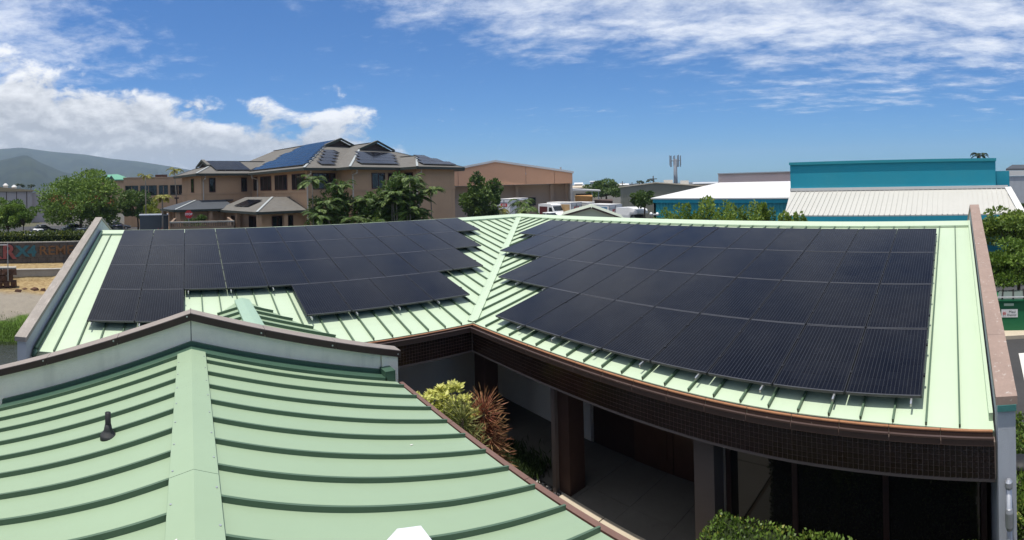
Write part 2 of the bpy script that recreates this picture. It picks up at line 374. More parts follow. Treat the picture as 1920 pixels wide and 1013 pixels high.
# ================================================================== ground
TN = .2307                                                   # roof pitch
FW = azi(50)                                                 # looking across the drainage channel on the left
fdir = Vector((math.sin(FW), math.cos(FW), 0)); tdir = Vector((math.cos(FW), -math.sin(FW), 0))
def ch(s, t, z=0.0): return fdir*s + tdir*t + Vector((0, 0, z))
def ground_mesh():
    ss = [-4500, -400, 9.5, 12, 14.5, 20, 24, 26.3, 27.2, 28.3, 29.4, 30.6, 32.6, 35.6, 36.2, 60, 400, 4500]
    zs = [0, 0, 0, -1.2, -2.6, -2.7, -2.65, -2.45, -2.05, -1.62, -1.2, -.95, -.62, -.42, 0, 0, 0, 0]
    ts = [-4500, -400, -60, -40, -30, -22, -16, -12, -9, -7, -5, -3.4, -2, 0, 1.2, 2.4, 400, 4500]
    V = []; q = np.random.default_rng(3)
    for s, z in zip(ss, zs):
        for t in ts:
            e = max(0, min(1, (2.4-t)/1.2)) if t > -50 else 0
            if t in (-60,): e = 0
            zz = z*e + (q.normal()*.06 if (14 < s < 36 and e > .9) else 0); V.append(ch(s + (q.normal()*.25 if 26 < s < 33 else 0), t, zz))
    n = len(ts); F = [(i*n+j, i*n+j+1, (i+1)*n+j+1, (i+1)*n+j) for i in range(len(ss)-1) for j in range(n-1)]
    mb = MB(); mb.v = [tuple(v) for v in V]; mb.f = F; return mb
def ground_fn(t, vec, col, p):
    P = t.pos(); x, y, z = t.sep(P)
    s = t.v('DOT_PRODUCT', P, tuple(fdir)); ns = t.noise(P, .35, 5, .6); sw = t.m('ADD', s, t.m('MULTIPLY', t.m('SUBTRACT', ns, .5), 3.0))
    n2 = t.noise(P, 2.5, 6, .7)
    dry = t.mix(t.mr(n2, .3, .75), (.20, .135, .065), (.38, .29, .15)); dry = t.mix(t.mr(t.noise(P, .5, 4, .6), .52, .72, 0, .55), dry, (.19, .15, .075))
    grass = t.mix(n2, (.035, .075, .012), (.10, .16, .03)); cem = t.mix(n2, (.17, .15, .125), (.30, .265, .21))
    c = t.mix(t.mr(sw, 28.6, 29.2), grass, cem); c = t.mix(t.mr(sw, 31.6, 32.8), c, dry)
    c = t.mix(t.mr(s, 43, 60), c, t.mix(t.noise(P, .01, 5, .6), (.07, .075, .045), (.14, .125, .09)))
    inside = t.m('MULTIPLY', t.mr(s, 8, 14), t.m('LESS_THAN', t.v('DOT_PRODUCT', P, tuple(tdir)), 3.0))
    return t.mix(inside, (.10, .095, .085), c)
gm = mat('earth_grass_and_dust', (.2, .15, .1), .95, .1, fn=ground_fn, bump=.6, bscale=9)
tag(ground_mesh().build('ground', gm), kind='structure')
def water_fn(t, vec, col, p):
    b = t.new('ShaderNodeBump'); b.inputs['Strength'].default_value = .5; b.inputs['Distance'].default_value = .05
    t.put(b.inputs['Height'], t.noise(t.v('MULTIPLY', t.pos(), (2, 5, 1)), 2.0, 4, .6)); t.l.new(b.outputs[0], p.inputs['Normal']); return col
wm = mat('murky_channel_water', (.022, .024, .016), .09, .5, fn=water_fn)
tag(MB().poly([ch(13, -55, -2.25), ch(13, 1.0, -2.25), ch(27.4, 1.0, -2.25), ch(27.4, -55, -2.25)]).build('water', wm), kind='structure')
# parking lot beyond the channel and the street / yard on the right
pk = MB().poly([ch(45.5, -40, .006), ch(45.5, 10, .006), ch(92, 24, .006), ch(92, -40, .006)]).build('parking_lot', M_ASPHALT); tag(pk, kind='structure')
for i in range(14):
    t0 = -16+i*2.6; local(MB().poly([ch(58, t0, .011), ch(58, t0+.12, .011), ch(63, t0+.12, .011), ch(63, t0, .011)]), 'bay_line', M_PAINT, pk)
yard = MB().poly([(8.0, -30, .006), (8.0, -1.25, .006), (17.0, -1.25, .006), (17.0, -30, .006)]).build('driveway', M_ASPHALT); tag(yard, kind='structure')
local(MB().poly([(11.0, -1.98, .011), (11.0, -1.78, .011), (15.6, -2.05, .011), (15.6, -2.25, .011)]), 'painted_line', M_PAINT, yard)
M_KERB = mat('pale_kerb_concrete', (.50, .43, .33), .9, .2, var=.15, vscale=2)
tag(MB().box(17.0, 17.75, -12, -1.2, .002, .13).build('kerb', M_KERB), kind='structure')
yb = MB().poly([(20, -25, .006), (20, 60, .006), (36.4, 60, .006), (36.4, -25, .006)]).build('service_yard', M_ASPHALT); tag(yb, kind='structure')
lot = MB().poly([(23, 62, .006), (60, 62, .006), (60, 100, .006), (23, 100, .006)]).build('loading_yard', M_ASPHALT); tag(lot, kind='structure')

# ================================================================== the L-shaped building
EX, EY, RX, RY = 5.88, 9.0, 13.2, 16.33        # eaves and ridges
def bow(y): return .15*max(0.0, (1.7-y)/2.15)**2
def zr(x): return 2.848+TN*(x-6.058)
def zl(y): return 3.011+TN*(y-9.897)
ZR = zr(RX)
PY0, PX0 = -.45, -3.0                           # inner faces of the end parapets
bld = thing('green_roofed_building', 'low L-shaped building with pale green standing seam roof around a courtyard', 'building')
# right wing roof -------------------------------------------------
def wing(sx, along0, along1, swap):
    """sx: seam positions along the eave; valley edge a = b - 3.13 (right wing) or b = a + 3.13 (left wing)"""
    z = zl if swap else zr; E0 = EY if swap else EX; R0 = RY if swap else RX
    def pt(a, b, off=0): return (a, b, z(b)+off) if swap else (b, a, z(b)+off)     # a along eave, b up the slope
    def low(a):
        v = a+3.13 if swap else a-3.13
        return max(E0 - (0 if swap else bow(a)), v)
    deck = MB(); k = along1
    vx = E0-3.13 if swap else E0+3.13
    deck.prism([pt(along0, E0-(0 if swap else bow(along0))+.01, -.03)] + ([] if swap else [pt(a_, E0-bow(a_)+.01, -.03) for a_ in (.2, 1.0, 1.7)]) + [pt(vx, E0+.01, -.03), pt(along1, R0, -.03), pt(along0, R0, -.03)], (0, 0, -.10))
    deck.prism([pt(along0, R0, -.03), pt(along1, R0, -.03), pt(along1, R0, -.03) if False else ((along1, R0+7, ZR-7*TN-.03) if swap else (R0+7, along1+7, ZR-7*TN-.03)), ((along0, R0+7, ZR-7*TN-.03) if swap else (R0+7, along0, ZR-7*TN-.03))], (0, 0, -.10))
    root = deck.build('roof', M_ROOF, bld)
    edges = sorted([along0]+list(sx)+[along1])
    for a0, a1 in zip(edges[:-1], edges[1:]):
        if a1-a0 < .02: continue
        g_ = .004; b0, b1 = low(a0), low(a1)
        if b0 >= R0-.05: continue
        pts = [pt(a0+g_, b0-.012), pt(a1-g_, b1-.012)] + ([pt(a1-g_, R0)] if b1 < R0-.01 else []) + [pt(a0+g_, R0)]
        if abs(b0-b1) > .01 and min(b0, b1) < E0+.001 and max(b0, b1) > E0+.02:
            pts.insert(1, pt(vx, E0-.012))
        MB().prism(pts, (0, 0, -.012)).build('roof_pan', M_ROOF, root)
    for a in sx:
        b0 = low(a)+(.15 if low(a) > E0+.01 else .0)
        if b0 > R0-.5: continue
        MB().bar(pt(a, b0, -.002), pt(a, R0-.12, -.002), .024, .052).build('standing_seam', M_SEAM, root)
    return root
SR = [8.519+.4075*k for k in range(18, -22, -1)]; SR = [a for a in SR if PY0+.1 < a < RY-.1]
SL = [5.573+.4085*k for k in range(18, -22, -1)]; SL = [a for a in SL if PX0+.1 < a < RX-.1]
roofR = wing(SR, PY0, RX+3.13, False); roofL = wing(SL, PX0, RX, True)
# ridge caps, valley flashing
def ridge(p0, p1, slope_dir, name='ridge_cap'):
    p0, p1 = Vector(p0), Vector(p1); sd = Vector(slope_dir); mb = MB(); top0 = p0+Vector((0, 0, .10)); top1 = p1+Vector((0, 0, .10))
    a0, a1 = p0+sd*.26+Vector((0, 0, .062-.26*TN)), p1+sd*.26+Vector((0, 0, .062-.26*TN)); b0, b1 = p0-sd*.26+Vector((0, 0, .062-.26*TN)), p1-sd*.26+Vector((0, 0, .062-.26*TN))
    mb.hexa([a0-Vector((0, 0, .05)), a1-Vector((0, 0, .05)), b1-Vector((0, 0, .05)), b0-Vector((0, 0, .05)), a0, a1, b1, b0])
    mb.poly([a0, a1, top1, top0]); mb.poly([top0, top1, b1, b0]); return mb.build(name, M_ROOF, bld)
ridge((RX, PY0, ZR), (RX, RY, ZR), (-1, 0, 0)); ridge((PX0, RY, ZR), (RX, RY, ZR), (0, -1, 0))
def valley():
    mb = MB(); a = Vector((EX-.02, EY+.0, zr(EX-.02))); b = Vector((RX, RY, ZR)); t = (b-a).normalized(); s = Vector((1, -1, 0)).normalized()
    up = Vector((0, 0, 1)); rise = TN*.7071*.11
    mb.poly([a+s*.11+up*(.055), a+up*.028, b+up*.028, b+s*.11+up*(.055)]); mb.poly([a+up*.028, a-s*.11+up*.055, b-s*.11+up*.055, b+up*.028])
    mb.bar(a+s*.105+up*.0, b+s*.105+up*.0, .012, .058); mb.bar(a-s*.105+up*.0, b-s*.105+up*.0, .012, .058)
    return mb.build('valley_flashing', M_ROOF, bld, fix=False)
valley()
# end parapets ----------------------------------------------------
def parapet(pts_lo, pts_hi, width_in, width_out, axis, name='parapet_wall'):
    pass
def parapet_right():
    # runs up the slope to the ridge and down behind it; leans 2 cm per metre off the roof axis as in the photo
    x0, x1, x2 = 5.47, RX, RX+7; z0, z1 = 3.20, 4.93; y = lambda x: PY0-.0-(x-x0)*.018*0-.012
    mb = MB(); yi, yo = PY0-.02, PY0-.225
    mb.prism([(x0, yi, -.05), (x0, yi, z0), (x1, yi, z1), (x2, yi, z0), (x2, yi, -.05)], (0, yo-yi, 0)); w_ = mb.build('parapet_wall', M_GREYWALL, bld)
    n = 6; yi2, yo2 = PY0-.0, PY0-.245
    for i in range(n):
        xa, xb = x0-.03+(x1-x0+.03)*i/n, x0-.03+(x1-x0+.03)*(i+1)/n
        za, zb = z0+(xa-x0)/(x1-x0)*(z1-z0), z0+(xb-x0)/(x1-x0)*(z1-z0); e = .004
        MB().hexa([(xa+e, yo2, za+.004), (xb-e, yo2, zb+.004), (xb-e, yi2, zb+.004), (xa+e, yi2, za+.004), (xa+e, yo2, za+.10), (xb-e, yo2, zb+.10), (xb-e, yi2, zb+.10), (xa+e, yi2, za+.10)]).build('coping_section', M_COPE, w_)
    MB().hexa([(x1, yo2, z1+.004), (x2, yo2, z0), (x2, yi2, z0), (x1, yi2, z1+.004), (x1, yo2, z1+.1), (x2, yo2, z0+.1), (x2, yi2, z0+.1), (x1, yi2, z1+.1)]).build('coping_section', M_COPE, w_)
    tm = mat('teal_metal_end_trim', (.05, .17, .16), .4, .5, var=.3, vscale=14)
    MB().box(x0-.036, x0-.004, yo-.006, yi+.006, z0-.075, z0-.004).build('teal_trim', tm, w_)
    # flashing where the roof meets it
    MB().bar((EX, PY0+.03, zr(EX)), (RX, PY0+.03, ZR), .05, .11).build('side_flashing', M_ROOF, roofR)
    # conduit with junction box on the end face
    px_, py_ = x0-.07, -.58
    mb = MB().tube([(px_, py_, 0), (px_, py_, 2.27)], .034, 12); c_ = mb.build('conduit_pipe', M_GALV, w_, True)
    MB().tube([(px_, py_, 2.27), (px_, py_, 2.29), (px_, py_, 2.34), (px_, py_, 2.37)], [.042, .048, .044, .02], 12).build('pipe_cap', M_GALV, c_)
    MB().tube([(px_-.01, py_, 1.80), (px_-.012, py_, 1.84), (px_-.012, py_, 2.0), (px_-.01, py_, 2.04)], [.036, .048, .048, .036], 12).build('coupling', M_GALV, c_)
    MB().box(px_-.02, x0+.004, py_-.07, py_+.07, 1.52, 1.55).build('strap', M_GALV, c_)
parapet_right()
def parapet_left():
    xi, xo = PX0-.02, PX0-.20; y0, y1, y2 = 8.62, RY+.35, RY+7; z0, z1 = 3.10, 4.93
    w_ = MB().prism([(xi, y0, -2.6), (xi, y0, z0), (xi, y1, z1), (xi, y2, z0), (xi, y2, -2.6)], (xo-xi, 0, 0)).build('parapet_wall', M_GREYWALL, bld)
    n = 6
    for i in range(n):
        ya, yb_ = y0-.06+(y1-y0+.06)*i/n, y0-.06+(y1-y0+.06)*(i+1)/n; za, zb = z0+(ya-y0)/(y1-y0)*(z1-z0), z0+(yb_-y0)/(y1-y0)*(z1-z0); e = .004
        MB().hexa([(xo-.03, ya+e, za+.004), (xi+.022, ya+e, za+.004), (xi+.022, yb_-e, zb+.004), (xo-.03, yb_-e, zb+.004), (xo-.03, ya+e, za+.09), (xi+.022, ya+e, za+.09), (xi+.022, yb_-e, zb+.09), (xo-.03, yb_-e, zb+.09)]).build('coping_section', M_COPEG, w_)
    MB().hexa([(xo-.03, y1, z1+.004), (xi+.022, y1, z1+.004), (xi+.022, y2, z0), (xo-.03, y2, z0), (xo-.03, y1, z1+.09), (xi+.022, y1, z1+.09), (xi+.022, y2, z0+.09), (xo-.03, y2, z0+.09)]).build('coping_section', M_COPEG, w_)
    MB().tube([(PX0+.055, EY-.05, zl(EY)+.05), (PX0+.055, RY-.1, ZR+.05)], .05, 8).build('side_flashing', M_FLASH, roofL, True)
    MB().tube([(PX0+.05, EY-.16, zl(EY)-.05), (PX0+.05, EY-.02, zl(EY)+.03)], .05, 8).build('flashing_end', M_FLASH, roofL, True)
parapet_left()
# gutters and tiled fascias ---------------------------------------
FB, GT, GB = 2.25, 2.80, 2.69                   # fascia bottom, gutter top, gutter bottom
def gutter(run, name, n):
    """run(s, d) -> point; s 0..1 along, d outward from the eave"""
    for i in range(n):
        a, b = i/n+.0004, (i+1)/n-.0004
        def strip(d0, d1, za, zb): return [run(a, d0, za), run(b, d0, za), run(b, d1, za), run(a, d1, za), run(a, d0, zb), run(b, d0, zb), run(b, d1, zb), run(a, d1, zb)]
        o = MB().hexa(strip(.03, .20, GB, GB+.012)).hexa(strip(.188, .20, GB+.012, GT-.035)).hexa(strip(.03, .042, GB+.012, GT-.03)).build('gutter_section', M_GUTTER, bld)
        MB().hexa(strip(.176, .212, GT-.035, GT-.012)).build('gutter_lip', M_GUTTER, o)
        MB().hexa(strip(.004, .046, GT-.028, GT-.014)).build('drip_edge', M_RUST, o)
gutter(lambda s, d, z: (EX-.02-d-bow(EY-.02-d-(EY-.02-d+.43)*s), EY-.02-d-(EY-.02-d+.43)*s, z), 'right', 15)
gutter(lambda s, d, z: (EX-.02-d-(EX-.02-d-3.02)*s, EY-.02-d, z), 'left', 3)
fx, fy = EX-.12, EY-.12
ys_ = [PY0]+[PY0+.25*k for k in range(1, 9)]+[fy+.15]
fr = MB().prism([(fx-bow(y), y, FB) for y in ys_]+[(fx+.15, ys_[-1], FB), (fx+.15, PY0, FB)], (0, 0, GB-.004-FB)).build('fascia', M_GROUT, bld)
fl = MB().box(PX0+.1, fx-.001, fy, fy+.15, FB, GB-.004).build('fascia', M_GROUT, bld)
MB().prism([(fx-.012-bow(y), min(max(y, PY0+.005), fy-.013), FB-.03) for y in ys_]+[(fx+.15, fy-.013, FB-.03), (fx+.15, PY0+.005, FB-.03)], (0, 0, .028)).build('fascia_trim', M_TAUPE, fr)
MB().box(3.1, fx-.013, fy-.012, fy+.15, FB-.03, FB-.002).build('fascia_trim', M_TAUPE, fl)
tp = .0655; tile = MB().hexa([(-.0298, -.006, -.0298), (.0298, -.006, -.0298), (.0298, .002, -.0298), (-.0298, .002, -.0298), (-.0298, -.006, .0298), (.0298, -.006, .0298), (.0298, .002, .0298), (-.0298, .002, .0298)])
tile0 = tile.build('mosaic_tile', M_TILE); tmesh = tile0.data; bpy.data.objects.remove(tile0)
rows = int((GB-.02-FB)/tp); cnt = 0; rest = MB()
for j in range(int((fy-PY0-.01)/tp)):
    for i in range(rows):
        y, z = PY0+.04+j*tp, FB+.036+i*tp
        if cnt < 300 and True:
            o = bpy.data.objects.new('mosaic_tile', tmesh); C.objects.link(o); o.parent = fr; o.location = (fx-bow(y), y, z); o.rotation_euler = (random.gauss(0, .012), random.gauss(0, .012), -R(90)); cnt += 1
        else:
            a, b = random.gauss(0, .0006), random.gauss(0, .0006)
            rest.hexa([(fx-bow(y)-.006+a, y+.0298, z-.0298), (fx-bow(y)-.006+b, y-.0298, z-.0298), (fx-bow(y)+.002, y-.0298, z-.0298), (fx-bow(y)+.002, y+.0298, z-.0298), (fx-bow(y)-.006-b, y+.0298, z+.0298), (fx-bow(y)-.006-a, y-.0298, z+.0298), (fx-bow(y)+.002, y-.0298, z+.0298), (fx-bow(y)+.002, y+.0298, z+.0298)])
tag(rest.build('mosaic_tiles', M_TILE, fr), kind='stuff')
rest = MB()
for j in range(int((fx-3.0)/tp)):
    for i in range(rows):
        x, z = fx-.042-j*tp, FB+.036+i*tp; a, b = random.gauss(0, .0006), random.gauss(0, .0006)
        rest.hexa([(x-.0298, fy-.006+a, z-.0298), (x+.0298, fy-.006+b, z-.0298), (x+.0298, fy+.002, z-.0298), (x-.0298, fy+.002, z-.0298), (x-.0298, fy-.006-b, z+.0298), (x+.0298, fy-.006-a, z+.0298), (x+.0298, fy+.002, z+.0298), (x-.0298, fy+.002, z+.0298)])
tag(rest.build('mosaic_tiles', M_TILE, fl), kind='stuff')
# soffit, walls behind the covered walk, columns, doors, glazing
MB().box(fx+.15, 7.9, PY0, 11.0, FB+.05, FB+.10).build('soffit', M_SOFFIT, bld)
MB().box(PX0, fx+.14, fy+.15, 11.0, FB+.05, FB+.10).build('soffit', M_SOFFIT, bld)
MB().box(7.9, 8.1, 7.45, 11.2, 0, FB+.3).build('wall', M_WHITEWALL, bld)
MB().box(PX0+.02, 7.9, 11.0, 11.2, 0, FB+.3).build('wall', M_WHITEWALL, bld)
ent = MB().box(7.9, 8.1, 3.62, 4.3, 0, FB+.3).box(7.9, 8.1, 4.3, 7.45, 2.05, FB+.3).box(8.0, 8.1, 6.3, 7.45, 0, 2.05).build('entrance_wall', M_DARKBROWN, bld)
dm = mat('varnished_door_wood', (.07, .034, .022), .35, .5, var=.35, vscale=4)
for k in range(2):
    y0 = 4.32+k*.98; dr = MB().box(7.95, 8.0, y0, y0+.96, .01, 2.04).build('door', dm, ent)
    MB().box(7.935, 7.95, y0+.14, y0+.82, .25, .95).build('door_panel', dm, dr); MB().box(7.935, 7.95, y0+.14, y0+.82, 1.1, 1.9).build('door_panel', M_WINGLASS, dr)
    MB().tube([(7.93, y0+(.90 if k == 0 else .06), .9), (7.93, y0+(.90 if k == 0 else .06), 1.15)], .014, 8).build('door_handle', M_ALU, dr)
rp = MB().box(8.12, 20, PY0, 16, 0, 2.2).build('rear_rooms', M_WHITEWALL, bld)
MB().box(PX0, 8.1, 11.22, 22, -.1, 2.2).build('rear_rooms', M_WHITEWALL, bld)
def column(x0, x1, y0, y1, m): return MB().box(x0, x1, y0, y1, 0, FB+.05).build('column', m, bld)
column(6.22, 6.62, 6.42, 6.82, M_DARKBROWN); MB().box(6.13, 6.215, 6.70, 6.80, 0.02, FB+.02).build('downspout', M_TAUPE, bld)
column(6.16, 6.52, 9.0, 9.42, M_DARKBROWN); column(6.2, 6.5, 3.42, 3.76, M_TAUPE); column(3.2, 3.5, 9.3, 9.62, M_DARKBROWN)
gl_x = 6.6
for a, b in ((3.34, 2.35), (2.27, 1.03), (.95, -.30)):
    wn = MB().box(gl_x, gl_x+.012, b, a, .06, FB+.02).build('window_pane', mat('tinted_glazing', (.016, .015, .012), .03, .8), bld)
for y in (3.38, 2.31, .99, -.36): MB().box(gl_x-.03, gl_x+.06, y-.04, y+.04, 0, FB+.04).build('mullion', M_DARKBROWN, bld)
MB().box(gl_x-.03, gl_x+.06, -.42, 3.42, 0, .055).build('window_sill', M_DARKBROWN, bld)
MB().box(gl_x+.02, 7.89, 3.43, 3.6, 0, FB+.04).build('wall', M_WHITEWALL, bld)
sg = MB().box(7.86, 7.885, 7.05, 7.32, 1.75, 1.87); sgo = sg.build('door_sign', M_WHITE, bld); MB().box(7.853, 7.859, 7.09, 7.2, 1.78, 1.84).build('sign_print', mat('red_print', (.5, .05, .04), .5), sgo)
# ------------------------------------------------------------------ courtyard floor
cy = MB().poly([(3.0, 3.5, .004), (7.9, 3.5, .004), (7.9, 11.0, .004), (3.0, 11.0, .004)]).build('courtyard', M_SOIL); tag(cy, kind='structure')
for i in range(4):
    for j in range(8):
        x0, y0 = 3.02+i*1.225, 3.55+j*.93
        if i < 2 and y0 > 6.2: continue
        x1 = x0+1.215; x0b = x0
        if i == 2 and y0 > 6.3: x0b = 6.2
        MB().box(x0b if x0b < x1 else x0, x1, y0, y0+.922, .006, .05+random.gauss(0, .002)).build('paving_slab', M_SLAB, cy)
for j in range(3): MB().box(5.80, 6.19, 3.57+j*1.0, 4.55+j*1.0, .052, .075).build('sunlit_strip', M_KERB, cy)  # sunlit strip put into the colour: pale slabs over the darkened floor
bm_ = MB(); q = np.random.default_rng(11)
for k in range(900):
    x, y = 5.2+.98*q.random()**.6, 6.55+3.4*q.random(); s = .02+.025*q.random(); a = q.random()*3
    M = Matrix.Translation((x, y, .03+.02*q.random())) @ Matrix.Rotation(a, 4, 'Z') @ Matrix.Rotation(q.normal()*.5, 4, 'X')
    bm_.hexa([(-s*.6, -s*.5, -s*.4), (s*.5, -s*.7, -s*.4), (s*.7, s*.6, -s*.3), (-s*.6, s*.5, -s*.4), (-s*.5, -s*.4, s*.4), (s*.4, -s*.4, s*.5), (s*.5, s*.4, s*.4), (-s*.4, s*.4, s*.5)], M)
pb = mat('river_pebbles', (.05, .05, .052), .6, .4, fn=lambda t, v, c, p: t.mix(t.mr(t.noise(t.pos(), 13, 1, .5), .58, .62), (.045, .046, .05), (.55, .53, .48)))
tag(bm_.build('river_pebbles', pb), 'dark river pebbles with a few white ones along the planting bed', 'pebbles', kind='stuff')

# ================================================================== front wing under the camera
fw = thing('gabled_front_wing', 'near gabled wing with pale green ribbed metal roof and grey end wall', 'building')
NTR, NTL, NZ, NE = .236, .352, 3.635, 2.91                       # pitch, ridge height, eave distance from the ridge
SIDE = 1
def nz(x): return NZ-(NTR if (SIDE > 0) else NTL)*abs(x)
Y0N, Y1N = -5.0, 6.84
for sg_ in (-1, 1):
    SIDE = sg_
    root = MB().prism([(0, Y0N, NZ-.03), (sg_*NE, Y0N, nz(NE)-.03), (sg_*NE, Y1N, nz(NE)-.03), (0, Y1N, NZ-.03)], (0, 0, -.1)).build('roof', M_ROOFN, fw)
    ys = [(6.356 if sg_ > 0 else 6.61)-.4065*k for k in range(28)]; ys = [y for y in ys if y > Y0N+.1]
    ed = sorted([Y0N]+ys+[Y1N])
    for a, b in zip(ed[:-1], ed[1:]):
        MB().prism([(0, a+.003, NZ), (sg_*(NE+.03), a+.003, nz(NE+.03)), (sg_*(NE+.03), b-.003, nz(NE+.03)), (0, b-.003, NZ)], (0, 0, -.012)).build('roof_pan', M_ROOFN, root)
    for y in ys:
        # seams with the slight hand-formed waviness of real sheet metal
        mb = MB(); N_ = 6; pts = []
        for k in range(N_+1):
            x = .175+(NE+.02-.175)*k/N_; pts.append(Vector((sg_*x, y+random.gauss(0, .0025), nz(x)-.002)))
        for k in range(N_): mb.bar(pts[k], pts[k+1], .022, .045)
        mb.build('standing_seam', M_SEAM, root)
    for y in ys:
        if 1.2 < y < 6.6: MB().tube([(sg_*.165, y+.06, nz(.165)+.055), (sg_*.165, y+.06, nz(.165)+.061)], .009, 6).build('screw', M_GALV, root)
    # ridge cap half, in sections with overlap lines
    for a, b in ((Y0N, .3), (.303, 3.747), (3.752, 6.62)):
        MB().hexa([(0, a, NZ+.034), (sg_*.19, a, nz(.19)+.034), (sg_*.19, b, nz(.19)+.034), (0, b, NZ+.034), (0, a, NZ+.056), (sg_*.19, a, nz(.19)+.056), (sg_*.19, b, nz(.19)+.056), (0, b, NZ+.056)]).build('ridge_cap', M_ROOFN, root)
    MB().hexa([(sg_*.18, Y0N, nz(.18)-.01), (sg_*.193, Y0N, nz(.19)-.01), (sg_*.193, 6.62, nz(.19)-.01), (sg_*.18, 6.62, nz(.18)-.01), (sg_*.18, Y0N, nz(.18)+.034), (sg_*.193, Y0N, nz(.19)+.034), (sg_*.193, 6.62, nz(.19)+.034), (sg_*.18, 6.62, nz(.18)+.034)]).build('cap_edge', M_SEAM, root)
    # flashing along the gable wall: upstand plus a raised cant strip
    for (d0, d1, h) in ((6.60, 6.80, .045), (6.805, 6.846, .10)):
        x1 = 2.78
        MB().hexa([(0, d0, NZ-.005), (sg_*x1, d0, nz(x1)-.005), (sg_*x1, d1, nz(x1)-.005), (0, d1, NZ-.005), (0, d0, NZ+h), (sg_*x1, d0, nz(x1)+h), (sg_*x1, d1, nz(x1)+h), (0, d1, NZ+h)]).build('wall_flashing', M_FLASH, root)
    # gutter sections on the eave
    for i in range(8):
        a, b = Y0N+(6.62-Y0N)*i/8+.003, Y0N+(6.62-Y0N)*(i+1)/8-.003; ge = nz(NE)
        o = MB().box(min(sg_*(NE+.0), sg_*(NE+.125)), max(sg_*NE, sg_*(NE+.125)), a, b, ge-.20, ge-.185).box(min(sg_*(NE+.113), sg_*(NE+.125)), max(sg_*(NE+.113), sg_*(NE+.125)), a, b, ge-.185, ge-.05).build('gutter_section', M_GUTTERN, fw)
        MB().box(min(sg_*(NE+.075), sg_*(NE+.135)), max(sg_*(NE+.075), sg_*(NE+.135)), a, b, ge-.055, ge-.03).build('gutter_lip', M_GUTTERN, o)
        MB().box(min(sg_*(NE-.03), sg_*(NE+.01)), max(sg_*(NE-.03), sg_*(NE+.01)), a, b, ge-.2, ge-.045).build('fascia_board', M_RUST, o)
# gable end wall: two halves with a control joint, pilaster at the right end, metal coping
def gw(x): return 4.045-(.262 if x > 0 else .33)*abs(x)
YA, YB = 6.85, 7.0
for x0, x1 in ((-3.06, -.006), (.006, 2.79), (2.80, 3.06)):
    d_ = 0 if x1 < 3 else -.035
    MB().prism([(x0, YA+d_, 0), (x1, YA+d_, 0), (x1, YA+d_, gw(x1)), (x0, YA+d_, gw(x0))], (0, YB-YA-d_, 0)).build('gable_wall', M_STUCCO, fw)
for x0, x1, n in ((-3.1, 0, 3), (0, 3.1, 3)):
    for i in range(n):
        a, b = x0+(x1-x0)*i/n+.003, x0+(x1-x0)*(i+1)/n-.003; e0, e1 = YA-.065, YB+.02
        c_ = MB().hexa([(a, e0, gw(a)+.003), (b, e0, gw(b)+.003), (b, e1, gw(b)+.003), (a, e1, gw(a)+.003), (a, e0, gw(a)+.09), (b, e0, gw(b)+.09), (b, e1, gw(b)+.09), (a, e1, gw(a)+.09)]).build('coping_section', M_COPE2, fw)
        MB().hexa([(a, e0-.012, gw(a)-.012), (b, e0-.012, gw(b)-.012), (b, e0-.002, gw(b)-.012), (a, e0-.002, gw(a)-.012), (a, e0-.012, gw(a)+.082), (b, e0-.012, gw(b)+.082), (b, e0-.002, gw(b)+.082), (a, e0-.002, gw(a)+.082)]).build('coping_edge', M_EDGE, c_)
        MB().tube([(b-.05, e0-.018, gw(b)+.045), (b-.05, e0+.0, gw(b)+.045)], .012, 8).build('screw', M_ALU, c_)
MB().prism([(-.007, YA+.03, 2), (.007, YA+.03, 2), (.007, YA+.03, gw(0)+.085), (-.007, YA+.03, gw(0)+.085)], (0, .2, 0)).build('joint_sealant', M_EDGE, fw)
MB().box(-2.6, 2.6, Y0N+.2, YA-.01, 0, 2.5).build('wall', M_STUCCO, fw)
MB().box(2.76, 2.92, 6.60, 6.83, nz(2.8)-.06, nz(2.8)+.14).build('flashing_end', M_FLASH, fw)
# link roof behind the gable wall that dies into the left wing (cricket)
cz, cx = 3.36, 1.16
lk = None
for sg_ in (-1, 1):
    p = lambda u, y: (cx+sg_*u, y, cz-.27*u)
    yv = lambda u: 11.1-1.21*u                           # valley against the left wing
    root = MB().prism([p(0, 7.12), p(1.9, 7.12), p(1.9, yv(1.9)), p(0, yv(0))], (0, 0, -.05)).build('roof', M_ROOFN, fw)
    for k in range(8):
        y = 10.72-.4075*k; u1 = min(1.88, (11.1-y)/1.21-.06)
        if u1 > .3: MB().bar(Vector(p(.17, y)), Vector(p(u1, y)), .024, .055).build('standing_seam', M_SEAM, root)
    MB().hexa([p(0, 7.12), p(.17, 7.12), p(.17, 10.95), p(0, 11.05), tuple(Vector(p(0, 7.12))+Vector((0, 0, .07))), tuple(Vector(p(.17, 7.12))+Vector((0, 0, .07))), tuple(Vector(p(.17, 10.95))+Vector((0, 0, .06))), tuple(Vector(p(0, 11.05))+Vector((0, 0, .04)))]).build('ridge_cap', mat('sea_green_cap', (.30, .42, .31), .45, .5, var=.05), root)
SIDE = 1
